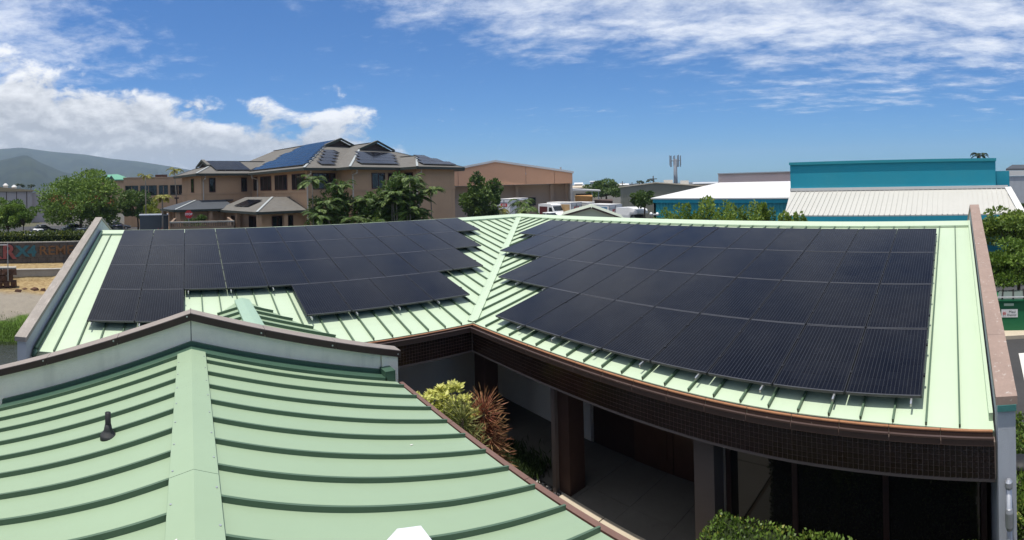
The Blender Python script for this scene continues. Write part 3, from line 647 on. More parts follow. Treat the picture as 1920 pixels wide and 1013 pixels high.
for (x, y, a, l, wd) in ((-.155, 3.02, .5, .12, .03), (-.22, 2.82, .3, .09, .022), (.62, 5.55, -.2, .10, .018), (.40, 2.86, 1.2, .07, .015), (2.2, 4.6, .4, .05, .02)):
    SIDE = 1 if x > 0 else -1; up = .058 if abs(x) < .19 else .002; q_ = np.random.default_rng(int(abs(x)*1000)); pts = []
    for k in range(10):
        t_ = 2*math.pi*k/10; rr = .7+.5*q_.random(); ax, ay = l*.5*rr*math.cos(t_), wd*.5*rr*math.sin(t_); px_, py_ = x+ax*math.cos(a)-ay*math.sin(a), y+ax*math.sin(a)+ay*math.cos(a); pts.append((px_, py_, nz(px_)+up+.003))
    MB().prism(pts, (0, 0, -.002)).build('sealant_smear', M_PAINT, fw)
SIDE = 1
# vent pipe and sheet metal vent hood on the near roof
vx, vy = -.86, 4.93; SIDE = -1; vz = nz(vx); SIDE = 1
vp = thing('vent_pipe', 'short black plumbing vent pipe with rubber boot on the near roof', 'vent', (vx, vy, vz))
local(MB().tube([(0, 0, -.02), (0, 0, .245)], .03, 14), 'pipe', M_BLACK, vp, True)
local(MB().tube([(0, 0, -.03), (0, 0, .012), (0, 0, .03), (0, 0, .032), (0, 0, .05), (0, 0, .052), (0, 0, .075), (0, 0, .13)], [.085, .085, .075, .068, .06, .052, .044, .032], 18), 'boot', mat('boot_rubber', (.02, .021, .022), .7), vp, True)
vb = thing('vent_hood', 'white sheet metal vent hood at the bottom edge of the near roof', 'vent', (1.41, 3.05, nz(1.41)))
local(MB().box(-.10, .10, -.1, .05, -.06, .0), 'curb', M_WHITE, vb)
local(MB().hexa([(-.19, -.13, .0), (.19, -.13, -.03), (.19, .1, -.03), (-.19, .1, .0), (-.04, -.12, .12), (.13, -.12, .105), (.13, .05, .105), (-.04, .08, .12)]), 'hood', mat('white_sheet_metal', (.62, .62, .66), .4, .5, var=.03), vb)

# ================================================================== solar panels
KR, KL = 1.607, 1.568
def pv_proto(Lg):
    """panel lying in its own x (1.0 wide, centred) / y (0..Lg up the slope) plane, top face at z = 0"""
    t = thing('solar_panel', 'x', 'solar panel'); hw, fw_, th = .493, .016, .036; y0, y1 = .006, Lg-.006
    for x in (-hw, hw-fw_): local(MB().box(x, x+fw_, y0, y1, -th, 0), 'side_rail', M_FRAMEBLK, t)
    for y in (y0, y1-fw_): local(MB().box(-hw+fw_, hw-fw_, y, y+fw_, -th, -.0005), 'end_rail', M_FRAMEEND, t)
    mb = MB().box(-hw+fw_, hw-fw_, y0+fw_, y1-fw_, -.012, -.0035); o = local(mb, 'cell_glass', M_PV, t, fix=False)
    uv = o.data.uv_layers.new(name='UVMap')
    for lp in o.data.loops:
        v = o.data.vertices[lp.vertex_index].co; uv.data[lp.index].uv = ((v.x+hw-fw_)/(2*(hw-fw_)), (v.y-y0-fw_)/(y1-y0-2*fw_))
    for yy in (.27*Lg, .73*Lg): local(MB().box(hw-.008, hw+.022, yy-.025, yy+.025, -.02, .006), 'clamp', M_FRAMEBLK, t)
    return t
def add_rail(p, x, y0, y1, top=-.037):
    local(MB().box(x-.011, x+.011, y0, y1, top-.045, top), 'rail', M_ALU, p)
def frame_matrix(o, u, v):
    u = Vector(u).normalized(); v = Vector(v).normalized(); n = u.cross(v)
    return Matrix(((u.x, v.x, n.x, o[0]), (u.y, v.y, n.y, o[1]), (u.z, v.z, n.z, o[2]), (0, 0, 0, 1)))
sa = math.atan(TN)
pR, pL = pv_proto(KR), pv_proto(KL); usedP = set()
def put_panel(proto, Mx, label, group, rail=None, sag=True):
    o = proto if proto.name not in usedP else copy_tree(proto)
    usedP.add(proto.name); Mx = Mx @ Matrix.Rotation(random.gauss(0, .0015), 4, 'X') @ Matrix.Rotation(random.gauss(0, .0015), 4, 'Y')
    o.matrix_world = Mx; o.matrix_basis = Mx; tag(o, label, 'solar panel', group); return o
rowname = ['bottom', 'second', 'third', 'top']; NR = [8, 10, 12, 13]
bottoms = []
for r in range(4):
    for c in range(NR[r]):
        b = 6.058+KR*math.cos(sa)*r; zc = -2.756+CAMZ+KR*math.sin(sa)*r
        Mx = frame_matrix((b, .424+c+.5, zc), (0, -1, 0), (math.cos(sa), 0, math.sin(sa)))
        lab = 'solar panel on right roof slope, %s from the parapet in its %s row' % (ordinal(c), rowname[r])
        o = put_panel(pR, Mx, lab, 'solar panels on the right roof slope')
        bottoms.append((o, r, c, NR, KR)) if (r == 0 or c >= NR[r-1]) else None
LR = [[(0, 1, 'left of the gap'), (1, 1, '')] + [(4.54+k, 1, '') for k in range(4)], [(k, 1, '') for k in range(10)], [(k, 1, '') for k in range(11)], [(k, 1, '') for k in range(12)]]
for r in range(4):
    for i, (c, _, _2) in enumerate(LR[r]):
        b = 9.897+KL*math.cos(sa)*r; zc = -2.593+CAMZ+KL*math.sin(sa)*r
        Mx = frame_matrix((-2.145+c+.5, b, zc), (1, 0, 0), (0, math.cos(sa), math.sin(sa)))
        if r == 0 and i >= 2: lab = 'solar panel on left roof slope, %s of the four set apart at the bottom' % ordinal(i-2)
        elif r == 0: lab = 'solar panel on left roof slope, %s of the pair in its bottom left corner' % ordinal(i)
        else: lab = 'solar panel on left roof slope, %s from the left in its %s row' % (ordinal(i), rowname[r])
        o = put_panel(pL, Mx, lab, 'solar panels on the left roof slope')
        if r == 0 or (r == 1 and 2 <= c <= 4): bottoms.append((o, r, c, None, KL))
for o, r, c, _, K in bottoms: add_rail(o, .36 if K == KR else -.40, -.10, K-.02)
# stray fixings and cable loops at panel edges
for r in range(4):
    for f in (.25, .72):
        b = 6.058+KR*math.cos(sa)*(r+f); zc = -2.756+CAMZ+KR*math.sin(sa)*(r+f)
tag(bld, 'low L-shaped building with pale green standing seam roof around a courtyard', 'building')

# ================================================================== courtyard plants
M_LIME = leafmat('lime_variegated_leaf', [(.12, .19, .025), (.34, .41, .065), (.60, .60, .16), (.72, .70, .30)], .3)
M_TI = leafmat('bronze_cordyline_leaf', [(.11, .045, .022), (.24, .075, .045), (.30, .12, .06), (.33, .22, .09)], .25)
M_SPIKE = leafmat('olive_spike_leaf', [(.06, .07, .02), (.13, .15, .04), (.24, .23, .08)], .25)
M_HEDGE = leafmat('glossy_hedge_leaf', [(.03, .058, .010), (.07, .125, .018), (.13, .20, .032), (.26, .27, .05)], .2, .45)
M_TREE0 = leafmat('dark_mondo_leaf', [(.012, .025, .006), (.03, .05, .012), (.05, .08, .02)], .15)
M_BARK = mat('grey_brown_bark', (.12, .09, .065), .9, .2, var=.3, vscale=8, bump=.6, bscale=30)
M_PALMBARK = mat('ringed_palm_bark', (.21, .185, .15), .85, .2, var=.2, vscale=5, fn=lambda t, v, c, p: t.mix(t.mr(t.m('FRACT', t.m('MULTIPLY', t.sep(v)[2], 5.0)), .0, .25, .45, 0), c, (.09, .075, .055)))
def rosette_bush(name, label, cat, base, rad, h, n, size, m, seed):
    q = np.random.default_rng(seed); t = thing(name, label, cat, base); mb = MB(); cs = []
    for k in range(26):
        a = q.random()*6.28; rr = math.sqrt(q.random()); e = np.array([math.cos(a)*rr*rad[0], math.sin(a)*rr*rad[1], h*(.62+.42*q.random()*(1-.35*rr))]); cs.append(e)
        mb.tube([(e[0]*.25, e[1]*.25, 0), (e[0]*.7, e[1]*.7, e[2]*.5), tuple(e)], [.018, .012, .008], 5)
    local(mb, 'stems', M_BARK, t, True); P, D, T_ = [], [], []
    for i in range(n):
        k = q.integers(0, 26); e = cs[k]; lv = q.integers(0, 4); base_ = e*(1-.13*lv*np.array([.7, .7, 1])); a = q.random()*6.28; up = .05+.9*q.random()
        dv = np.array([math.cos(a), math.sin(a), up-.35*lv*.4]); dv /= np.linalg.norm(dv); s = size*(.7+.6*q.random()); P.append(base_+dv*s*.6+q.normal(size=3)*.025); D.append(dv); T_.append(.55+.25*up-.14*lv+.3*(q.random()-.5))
    leaves('foliage', np.array(P), np.array(D), size*(.7+.6*q.random(n)), m, t, np.array(T_), .36, .05); return t
def spike_plant(name, label, base, heads, ln, wd, m, seed, n=120):
    q = np.random.default_rng(seed); t = thing(name, label, 'plant', base); mb = MB(); P, D, S_, T_, U = [], [], [], [], []
    for (hx, hy, hz) in heads:
        mb.tube([(hx*.4, hy*.4, 0), (hx*.8, hy*.8, hz*.6), (hx, hy, hz)], [.035, .028, .025], 7)
        for i in range(n):
            a = i*2.4+q.normal()*.1; up = 1.15-1.55*(i/n)+.12*q.normal(); dv = np.array([math.cos(a)*math.cos(up), math.sin(a)*math.cos(up), math.sin(up)]); L = ln*(.75+.4*q.random())
            nn = 3; p = np.array([hx, hy, hz-.25*(i/n)]); dd = dv.copy()
            for k in range(nn):
                st = L/nn; P.append(p+dd*st*.5); D.append(dd.copy()); S_.append(st*1.25); T_.append(.25+.25*k+.35*(q.random()-.3)); U.append(np.cross(dd, np.cross(dd, [0, 0, 1.0]))); p = p+dd*st; dd = dd+np.array([0, 0, -.16]); dd /= np.linalg.norm(dd)
    local(mb, 'stems', M_BARK, t, True); leaves('blades', np.array(P), np.array(D), np.array(S_), m, t, np.array(T_), wd, .02, np.cross(np.array(D), np.array(U)) if False else None); return t
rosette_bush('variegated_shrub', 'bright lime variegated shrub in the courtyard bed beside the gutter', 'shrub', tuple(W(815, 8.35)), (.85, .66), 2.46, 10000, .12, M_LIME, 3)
spike_plant('cordyline', 'reddish bronze spiky cordyline beside the lime shrub in the courtyard', tuple(W(897, 8.35)), [(0, 0, 2.0), (.05, -.05, 1.6), (-.06, .06, 1.78), (.08, -.08, 1.25)], .42, .085, M_TI, 5, 170)
spike_plant('spiky_dracaena', 'olive green spiky plant between lime shrub and bronze cordyline', tuple(W(856, 7.75)), [(0, 0, 2.12), (.05, -.1, 1.75)], .40, .085, M_SPIKE, 6, 150)
def grassy(name, label, pts, n, h, m, seed, cat='ground cover'):
    q = np.random.default_rng(seed); t = thing(name, label, cat, pts[0]); P, D, T_ = [], [], []
    for i in range(n):
        k = q.random(); a, b = Vector(pts[0]), Vector(pts[1]); p = a.lerp(b, k)+Vector((q.normal()*.28, q.normal()*.1, 0))-a; dv = np.array([q.normal()*.45, q.normal()*.45, .8]); P.append(np.array(p)+np.array([0, 0, h*.5])); D.append(dv); T_.append(q.random())
    leaves('blades', np.array(P), np.array(D), h*(.6+.7*q.random(n)), m, t, np.array(T_), .13, .02); return t
grassy('mondo_grass', 'low dark green tufted grass at the foot of the bronze cordyline', [(5.95, 8.7, .03), (6.02, 7.3, .03)], 2600, .24, M_TREE0, 4)
def hedge(name, label, x0, x1, y0, y1, h, n, size, m, seed, wob=.12, group=None, z0=0.0):
    q = np.random.default_rng(seed); t = thing(name, label, 'hedge', ((x0+x1)/2, (y0+y1)/2, z0), group); lx, ly = (x1-x0)/2, (y1-y0)/2
    A = [4*lx*ly, 2*lx*h, 2*lx*h, 2*ly*h, 2*ly*h]; pr = np.array(A)/sum(A); f = q.choice(5, n, p=pr); u, v = q.random(n)*2-1, q.random(n)*2-1; P = np.zeros((n, 3)); Nn = np.zeros((n, 3))
    for k in range(n):
        if f[k] == 0: P[k] = (u[k]*lx, v[k]*ly, h); Nn[k] = (0, 0, 1)
        elif f[k] < 3: s = 1 if f[k] == 1 else -1; P[k] = (u[k]*lx, s*ly, (v[k]*.5+.5)*h); Nn[k] = (0, s, .2)
        else: s = 1 if f[k] == 3 else -1; P[k] = (s*lx, u[k]*ly, (v[k]*.5+.5)*h); Nn[k] = (s, 0, .2)
    ph = q.random(6)*6; lump = np.sin(P[:, 0]*3.1+ph[0])*np.sin(P[:, 1]*3.7+ph[1])*.6+np.sin(P[:, 0]*7.3+ph[2]+P[:, 2]*5)*np.sin(P[:, 1]*6.1+ph[3])*.4
    P = P+Nn*(lump*wob+q.normal(size=n)*wob*.35-abs(q.normal(size=n))*wob*.25)[:, None]
    P[:, 2] = np.maximum(P[:, 2], .02); D = Nn+q.normal(size=(n, 3))*.75+np.array([0, 0, .3]); T_ = .35+.25*lump+.35*(q.random(n)-.4)
    T_[q.random(n) < .06] = 1.0
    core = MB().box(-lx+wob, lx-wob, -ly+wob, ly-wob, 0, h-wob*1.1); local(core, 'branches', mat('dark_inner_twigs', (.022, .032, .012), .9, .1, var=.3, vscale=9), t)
    leaves('foliage', P, D, size*(.7+.6*q.random(n)), m, t, T_, .6, .1); return t
hedge('clipped_hedge', 'clipped dark green hedge under the tinted windows at the lower right', 3.9, 5.72, 2.02, 3.08, 1.38, 12000, .05, M_HEDGE, 21, .05)
hedge('clipped_hedge', 'second clipped hedge along the tinted windows, lower than its neighbour', 3.9, 5.78, -.25, 1.92, 1.34, 18000, .05, M_HEDGE, 22, .06)
hedge('ground_hedge', 'leafy hedge outside the grey end wall at the right edge', 5.6, 9.9, -2.6, -.95, .85, 15000, .07, M_HEDGE, 23, .12)
# litter bin by the end wall
lb = thing('litter_bin', 'round dark lidded litter bin standing outside the grey end wall', 'bin', (8.15, -1.08, 0))
local(MB().tube([(0, 0, 0), (0, 0, .85)], .2, 18), 'drum', M_TAUPE, lb, True); local(MB().tube([(0, 0, .852), (0, 0, .88), (0, 0, .93), (0, 0, .97)], [.225, .225, .2, .1], 18), 'lid', M_BLACK, lb, True)

# ================================================================== tan house with shingle roofs and solar arrays
M_TAN = mat('tan_stucco', (.50, .315, .19), .9, .2, var=.09, vscale=.5, world=True, fn=streak(.15, (.16, .11, .075), 1.2, .2))
M_TANTRIM = mat('tan_trim_band', (.47, .30, .185), .85, .2, var=.08)
def shingle_fn(t, vec, col, p):
    P = t.pos(); x, y, z = t.sep(P); crs = t.m('FRACT', t.m('MULTIPLY', z, 11.0)); k = t.mr(crs, 0, .22, .5, 0, False)
    c = t.mix(t.noise(t.v('MULTIPLY', P, (2.2, 2.2, 14)), 1.0, 4, .65), (.092, .086, .078), (.20, .19, .172)); c = t.mix(t.mr(t.noise(P, .5, 4, .6), .4, .75, 0, .5), c, (.125, .11, .092)); return t.mix(k, c, (.06, .053, .046))
M_SHING = mat('weathered_shingle', (.3, .27, .23), .9, .2, fn=shingle_fn)
M_SHINGDK = mat('slate_grey_shingle', (.055, .062, .072), .8, .3, var=.2, vscale=1.0)
M_HIP = mat('pale_hip_flashing', (.36, .38, .37), .5, .4, metal=.2, var=.06)
M_EAVE = mat('dark_green_fascia', (.045, .052, .042), .7, .3, var=.1)
M_WFRAME = mat('maroon_window_frame', (.075, .025, .02), .5, .4)
M_DOWNPIPE = mat('cream_downpipe', (.50, .43, .35), .6, .4)
rv, vv = Vector((.949, .317, 0)).normalized(), Vector((-.317, .949, 0)).normalized()
house = thing('tan_house', 'two-storey tan house with grey shingle hip roofs and downpipes', 'house')
PIT, ZE = .378, 7.78
def fm(P, u, v): return Matrix(((u.x, v.x, 0, P.x), (u.y, v.y, 0, P.y), (0, 0, 1, 0), (0, 0, 0, 1)))
def dutch(P, u, v, Wd, Dp, gcut, pitch=PIT, ze=ZE, m=M_SHING, right=True):
    """hip roof block: eave corner P, front eave along u, ridge along v; small gable cut above gcut"""
    Mx = fm(Vector(P), u, v); h = Wd/2; z = lambda a: ze+pitch*a; L = lambda a, b, c: Mx @ Vector((a, b, c)); mb = MB(); th = Vector((0, 0, -.14)); gc = min(gcut, h)
    mb.prism([L(0, 0, z(0)), L(gc, gc, z(gc)), L(h, gc, z(h)), L(h, Dp, z(h)), L(0, Dp, z(0))], th); mb.prism([L(Wd, 0, z(0)), L(Wd, Dp, z(0)), L(h, Dp, z(h)), L(h, gc, z(h)), L(Wd-gc, gc, z(gc))], th)
    mb.prism([L(0, 0, z(0)), L(Wd, 0, z(0)), L(Wd-gc, gc, z(gc)), L(gc, gc, z(gc))] if gc < h-.01 else [L(0, 0, z(0)), L(Wd, 0, z(0)), L(h, h, z(h))], th)
    ro = mb.build('roof', m, house)
    f = MB().box(-.02, Wd+.02, -.03, -.001, ze-.24, ze-.0, Mx).box(-.03, -.001, -.03, Dp, ze-.24, ze-.0, Mx).box(Wd+.001, Wd+.03, -.03, Dp, ze-.24, ze, Mx); f.build('eave_board', M_EAVE, ro)
    MB().box(.0, Wd, .0, Dp, ze-.24, ze-.21, Mx).build('eave_soffit', M_TANTRIM, ro)
    for (a, b) in (((0, 0), (gc, gc)), ((Wd, 0), (Wd-gc, gc))):
        MB().bar(L(a[0], a[1], z(0)+.0), L(b[0], b[1], z(gc)+.0), .2, .05).build('hip_cap', M_HIP, ro)
    MB().bar(L(h, gc-.05, z(h)), L(h, Dp, z(h)), .3, .05).build('ridge_cap', m, ro)
    if gc < h-.3:
        MB().prism([L(gc+.3, gc+.10, z(gc)+.02), L(Wd-gc-.3, gc+.10, z(gc)+.02), L(h, gc+.10, z(h)-.14)], L(0, .05, 0)-L(0, 0, 0)).build('gable_louvre', M_DARKBROWN, ro)
        MB().bar(L(gc-.1, gc-.3, z(gc)-.10), L(h, gc-.3, z(h)-.06), .06, .22).bar(L(Wd-gc+.1, gc-.3, z(gc)-.10), L(h, gc-.3, z(h)-.06), .06, .22).build('barge_board', M_EAVE, ro)
        mb = MB().prism([L(gc-.1, gc-.3, z(gc)+.1), L(h, gc-.3, z(h)+.13), L(h, gc+.1, z(h)+.13), L(gc-.1, gc+.1, z(gc)+.1)], (0, 0, .06)).prism([L(Wd-gc+.1, gc-.3, z(gc)+.1), L(h, gc-.3, z(h)+.13), L(h, gc+.1, z(h)+.13), L(Wd-gc+.1, gc+.1, z(gc)+.1)], (0, 0, .06)); mb.build('gable_roof', m, ro)
    return Mx
Dc, Gc, Ac, Kc = Vector((9.85, 40.48, 0)), Vector((13.70, 39.62, 0)), Vector((20.05, 39.36, 0)), Vector((.86, 49.2, 0))
MD = dutch(Dc, rv, vv, 18.3, 22, 7.2); MG = dutch(Gc, rv, vv, 15.5, 18, 5.5); MA = dutch(Ac, rv, vv, 6.82, 12, 9)
MK = dutch(Kc+vv*8, -vv, rv, 8, 14, 2.3)
def along(O, dv, px):
    t = math.tan(azi(px)); return (t*O.y-O.x)/(dv.x-t*dv.y)
ins = .75
def wallbox(Mx, x0, x1, y0, y1, z0=-.1, z1=ZE-.2):
    w_ = MB().box(x0, x1, y0, y1, z0, z1, Mx).build('wall', M_TAN, house); MB().box(x0-.05, x1+.05, y0-.05, y1+.05, 5.62, 5.80, Mx).build('string_course', M_TANTRIM, w_); return w_
wD = wallbox(MD, ins, 17.5, ins, 21); wG = wallbox(MG, ins, 14.7, ins, 17); wA = wallbox(MA, ins, 6.05, ins, 11); wK = wallbox(MK, ins, 8-ins, ins, 13)
def hwin(O, dv, nout, pxa, pxb, z0, z1, wall, bars=3):
    """window in the wall plane through O along dv, nout pointing outwards"""
    a, b = sorted((along(O, dv, pxa), along(O, dv, pxb))); P = O+dv*a; Mx = Matrix(((dv.x, -nout.x, 0, P.x), (dv.y, -nout.y, 0, P.y), (0, 0, 1, 0), (0, 0, 0, 1))); w_ = b-a
    fr_ = MB().box(0, w_, -.06, -.003, z0, z0+.07, Mx).box(0, w_, -.06, -.003, z1-.07, z1, Mx).box(0, .07, -.06, -.003, z0+.07, z1-.07, Mx).box(w_-.07, w_, -.06, -.003, z0+.07, z1-.07, Mx)
    for k in range(1, bars): x = w_*k/bars; fr_.box(x-.03, x+.03, -.05, -.003, z0+.07, z1-.07, Mx)
    o = fr_.build('window', M_WFRAME, wall)
    for k in range(bars): x0, x1 = w_*k/bars+.05, w_*(k+1)/bars-.05; MB().box(x0, x1, -.03, -.002, z0+.07, z1-.07, Mx).build('pane', M_WINGLASS, o)
oL = Dc+rv*(ins-.0); oR = Dc+vv*ins
for a, b, n in ((476, 483, 1), (489, 509, 3), (516, 539, 3), (548, 572, 3)): hwin(oL, vv, -rv, a, b, 5.9, 7.35, wD, n)
hwin(oR, rv, -vv, 586, 629, 5.9, 7.35, wD, 4); hwin(oR, rv, -vv, 588, 628, 2.2, 4.0, wD, 3)
oG = Gc+vv*ins; hwin(oG, rv, -vv, 697, 722, 5.85, 7.3, wG, 2); hwin(oG, rv, -vv, 674, 687, .2, 3.6, wG, 1); hwin(oG, rv, -vv, 728, 742, 5.85, 7.3, wG, 2)
oGl = Gc+rv*ins; oA = Ac+vv*ins; hwin(Ac+rv*ins, vv, -rv, 760, 775, 5.85, 7.3, wA, 1); hwin(oA, rv, -vv, 858, 868, 1.2, 3.6, wA, 1) if False else None
oK = Kc+vv*ins
for a, b in ((392, 404), (452, 463)): hwin(oK, rv, -vv, a, b, 5.85, 7.35, wK, 1)
hwin(Kc+rv*ins, vv, -rv, 359, 364, 5.85, 7.35, wK, 1)
def downpipe(O, dv, nout, px, zt=7.5, elbow=.6):
    P = O+dv*along(O, dv, px)+nout*.07
    MB().tube([P+nout*.65-dv*.0+Vector((0, 0, zt)), P+nout*.6+Vector((0, 0, zt-.25)), P+Vector((0, 0, zt-.4)), P+Vector((0, 0, zt-.6)), P+Vector((0, 0, .1))], .07, 6).build('downpipe', M_DOWNPIPE, house)
downpipe(oR, rv, -vv, 575.5); downpipe(oG, rv, -vv, 661); downpipe(oA, rv, -vv, 781); downpipe(oK, rv, -vv, 381, 7.5); downpipe(oL, vv, -rv, 484)
# porch roofs
def porch(P, Wd, Dp, ze, zt, m, pv=None):
    Mx = fm(Vector(P), rv, vv); rise = zt-ze; t = 3.2; L = lambda a, b, c: Mx @ Vector((a, b, c)); th = Vector((0, 0, -.12)); mb = MB()
    mb.prism([L(0, 0, ze), L(t, t, zt), L(t, Dp, zt), L(0, Dp, ze)], th); ro = mb.build('porch_roof', m, house)
    MB().prism([L(0, 0, ze), L(Wd, 0, ze), L(Wd, t, zt), L(t, t, zt)], th).build('porch_slope', m, ro); MB().prism([L(t, t, zt), L(Wd+1, t, zt), L(Wd+1, Dp, zt), L(t, Dp, zt)], th).build('porch_top', m, ro)
    MB().box(-.03, -.001, -.03, Dp, ze-.22, ze, Mx).box(-.001, Wd, -.03, -.001, ze-.22, ze, Mx).build('eave_board', M_EAVE, ro); MB().bar(L(0, 0, ze), L(t, t, zt), .2, .05).build('hip_cap', M_HIP, ro)
    MB().box(.8, Wd+.6, .8, Dp-.3, -.1, ze-.08, Mx).build('porch_wall', M_TAN, house)
    for (x, y) in ((.2, .2), (.2, Dp*.5), (.2, Dp-.5), (Wd*.55, .2)): MB().box(x, x+.35, y, y+.35, 0, ze-.1, Mx).build('porch_post', M_TANTRIM, house)
    return Mx
MQ = porch((5.58, 39.6, 0), 4.9, 9.0, 4.13, 5.28, M_SHING); MP = porch((-1.3, 45.6, 0), 6.4, 5.2, 4.25, 5.05, M_SHINGDK)
oQ = Vector((5.58, 39.6, 0))+vv*.8; oQl = Vector((5.58, 39.6, 0))+rv*.8
hwin(oQ, rv, -vv, 508, 548, .9, 3.7, house, 4); hwin(oQl, vv, -rv, 466, 486, .9, 3.7, house, 2); hwin(oQl, vv, -rv, 433, 450, .1, 3.6, house, 1)
# arrays on the house roofs
def roof_pv(Mx, p, ux, vy, n_up, label, land=False):
    """p local corner, ux along-eave dir, vy up-slope horizontal dir (local xy)"""
    a = Vector((Mx.to_3x3() @ Vector((*ux, 0)))); b = Vector((Mx.to_3x3() @ Vector((*vy, 0)))); b = (b+Vector((0, 0, n_up))).normalized()
    Q = Mx @ Vector(p); m = frame_matrix(Q, a, b)
    if land: m = frame_matrix(Q, b, a)
    return put_panel(pL, m, label, 'solar panels on the tan house')
cs_ = 1/math.sqrt(1+PIT*PIT)
sgn = 1
for r_ in range(9):                       # big array on the left-facing slope, landscape rows
    u = .45+r_*1.0*cs_; v0 = min(u+.55, 7.35); n = int((12.3+.30*u-v0)/1.58)
    for k in range(max(1, n)):
        v = v0+k*1.58; roof_pv(MD, (u+.5*cs_, v, ZE+PIT*(u+.5*cs_)+.16), (0, 1), (1, 0), PIT, 'solar panel on steep left slope of tan house, %s in course %s up' % (ordinal(k), ['one', 'two', 'three', 'four', 'five', 'six', 'seven', 'eight', 'nine'][r_]), True)
for j in range(5): v = .6+(j+.5)*cs_; roof_pv(MD, (3.85+j*.80, v, ZE+PIT*v+.16), (-1, 0), (0, 1), PIT, 'solar panel in small block under the taller gable of tan house, %s from the eave' % ordinal(j), True)
for j in range(4):
    for i in range(3): v = .6+(j+.5)*cs_; roof_pv(MG, (6.5+j*.72-i*1.57, v, ZE+PIT*v+.16), (-1, 0), (0, 1), PIT, 'solar panel below the second gable of tan house, %s course, %s from its right' % (ordinal(j), ordinal(i)), True)
for j, (x1, n) in enumerate(((5.97, 3), (5.12, 2), (4.3, 1))):
    for i in range(n): v = .35+(j*1.0+.5)*cs_; roof_pv(MA, (x1-i*1.57, v, ZE+PIT*v+.16), (-1, 0), (0, 1), PIT, 'solar panel on rightmost hip of tan house, %s course, %s from its right' % (ordinal(j), ordinal(i)), True)
for i in range(4): roof_pv(MK, (8-.7, 2.9+i, ZE+PIT*.7+.16), (0, 1), (-1, 0), PIT, 'solar panel on the low left wing roof of tan house, %s from the left' % ordinal(i)); roof_pv(MK, (8-.7-1.58*cs_, 2.9+i, ZE+PIT*(.7+1.58*cs_)+.16), (0, 1), (-1, 0), PIT, 'solar panel on low left wing roof of tan house, upper row, %s from left' % ordinal(i)) if i < 4 else None
for i in range(3): roof_pv(MQ, (.8, 3.9+i, 4.13+.36*.8+.14), (0, -1), (1, 0), .36, 'solar panel on the porch roof of tan house, %s from its hip' % ordinal(i))

# ================================================================== other buildings
class FR:
    """facade frame at bearing px and distance d: x right, y away, z up"""
    def __init__(s, pc, dist, yaw=0.0):
        s.pc, s.d = pc, dist; a = azi(pc); o = W(pc, dist); s.M = Matrix.Translation(o) @ Matrix.Rotation(-a+yaw, 4, 'Z'); s.yaw = yaw
    def x(s, px):
        t = math.tan((px-s.pc)/FOC); return s.d*t/(math.cos(s.yaw)-t*math.sin(s.yaw)) if s.yaw else s.d*t
    def z(s, px, py):
        x = s.x(px); w_ = s.M @ Vector((x, 0, 0)); return CAMZ+(hrow(px)-py)*math.hypot(w_.x, w_.y)/FOC
    def p(s, x, y, z): return s.M @ Vector((x, y, z))
M_WH = mat('salmon_warehouse_stucco', (.74, .40, .235), .9, .2, var=.06, vscale=.4)
M_WH2 = mat('beige_warehouse_wall', (.58, .43, .31), .9, .2, var=.08, vscale=.4)
f = FR(960, 84); wh = thing('salmon_warehouse', 'large salmon warehouse with low gable and shaded recessed loading wall', 'warehouse')
xl, xp, xr = -34, f.x(930), f.x(1074); zp, zr_ = f.z(930, 304), f.z(1074, 325); zl_ = zp-(xp-xl)*(zp-zr_)/(xr-xp); zb = f.z(1000, 345.5)
edges = [xl, -18, -9.3, f.x(986.5), f.x(1040), xr]
top = lambda x: zp-abs(x-xp)*(zp-zr_)/(xr-xp)
for a, b in zip(edges[:-1], edges[1:]):
    pts = [f.p(a+.03, 0, zb), f.p(b-.03, 0, zb), f.p(b-.03, 0, top(b))] + ([f.p(xp, 0, zp)] if a < xp < b else []) + [f.p(a+.03, 0, top(a))]
    MB().prism(pts, f.p(0, .4, 0)-f.p(0, 0, 0)).build('gable_panel', M_WH, wh)
MB().box(xl, xr, .4, .5, zb, zr_, f.M).box(xl, xr-.4, .5, 4.0, zb-.02, zb+.2, f.M).build('canopy_soffit', M_WH2, wh)
MB().box(xl, xr-.45, 4, 40, 0, zb-.03, f.M).build('loading_wall', M_WH2, wh)
MB().box(xr-.4, xr, .41, 40, 0, zr_-.05, f.M).build('side_wall', mat('pale_side_wall', (.55, .5, .43), .9, .2), wh)
rp_ = MB().prism([f.p(xl, -.25, top(xl)), f.p(xp, -.25, zp), f.p(xr+.2, -.25, zr_), f.p(xr+.2, -.25, zr_+.35), f.p(xp, -.25, zp+.35), f.p(xl, -.25, top(xl)+.35)], f.p(0, 40, 0)-f.p(0, 0, 0)).build('roof', M_WHITEMETAL, wh)
for px in (969.5, 1035, 1063): x = f.x(px)*1.04; MB().box(x-.35, x+.35, 3.3, 3.98, 0, zb-.04, f.M).build('pilaster', M_WH2, wh)
MB().box(f.x(975)*1.04, f.x(1004)*1.04, 3.9, 4.0, 2.2, 3.6, f.M).build('loading_door', M_BLACK, wh)
for k in range(2): MB().tube([f.p(f.x(1055.5+k*1.8), 4, zr_), f.p(f.x(1055.5+k*1.8), 4, f.z(1056, 312))], .09, 6).build('flue', M_GALV, wh)
# sign wall with two letters showing
f = FR(965, 76); sw_ = thing('sign_wall', 'low beige yard wall with dark blue letters partly hidden by a bush', 'wall'); MB().box(f.x(948), f.x(985), 0, .3, 0, f.z(960, 376), f.M).build('wall', M_WH2, sw_); MB().box(f.x(947.5), f.x(985.5), -.05, .35, f.z(960, 376)+.002, f.z(960, 376)+.1, f.M).build('wall_cap', M_WHITE, sw_)
text_mesh('letters', 'on', 1.95, mat('navy_paint', (.02, .03, .09), .5), sw_, f.M @ Matrix.Translation((f.x(961), -.06, f.z(960, 393)+.1)) @ Matrix.Rotation(R(90), 4, 'X'), .04, .05)
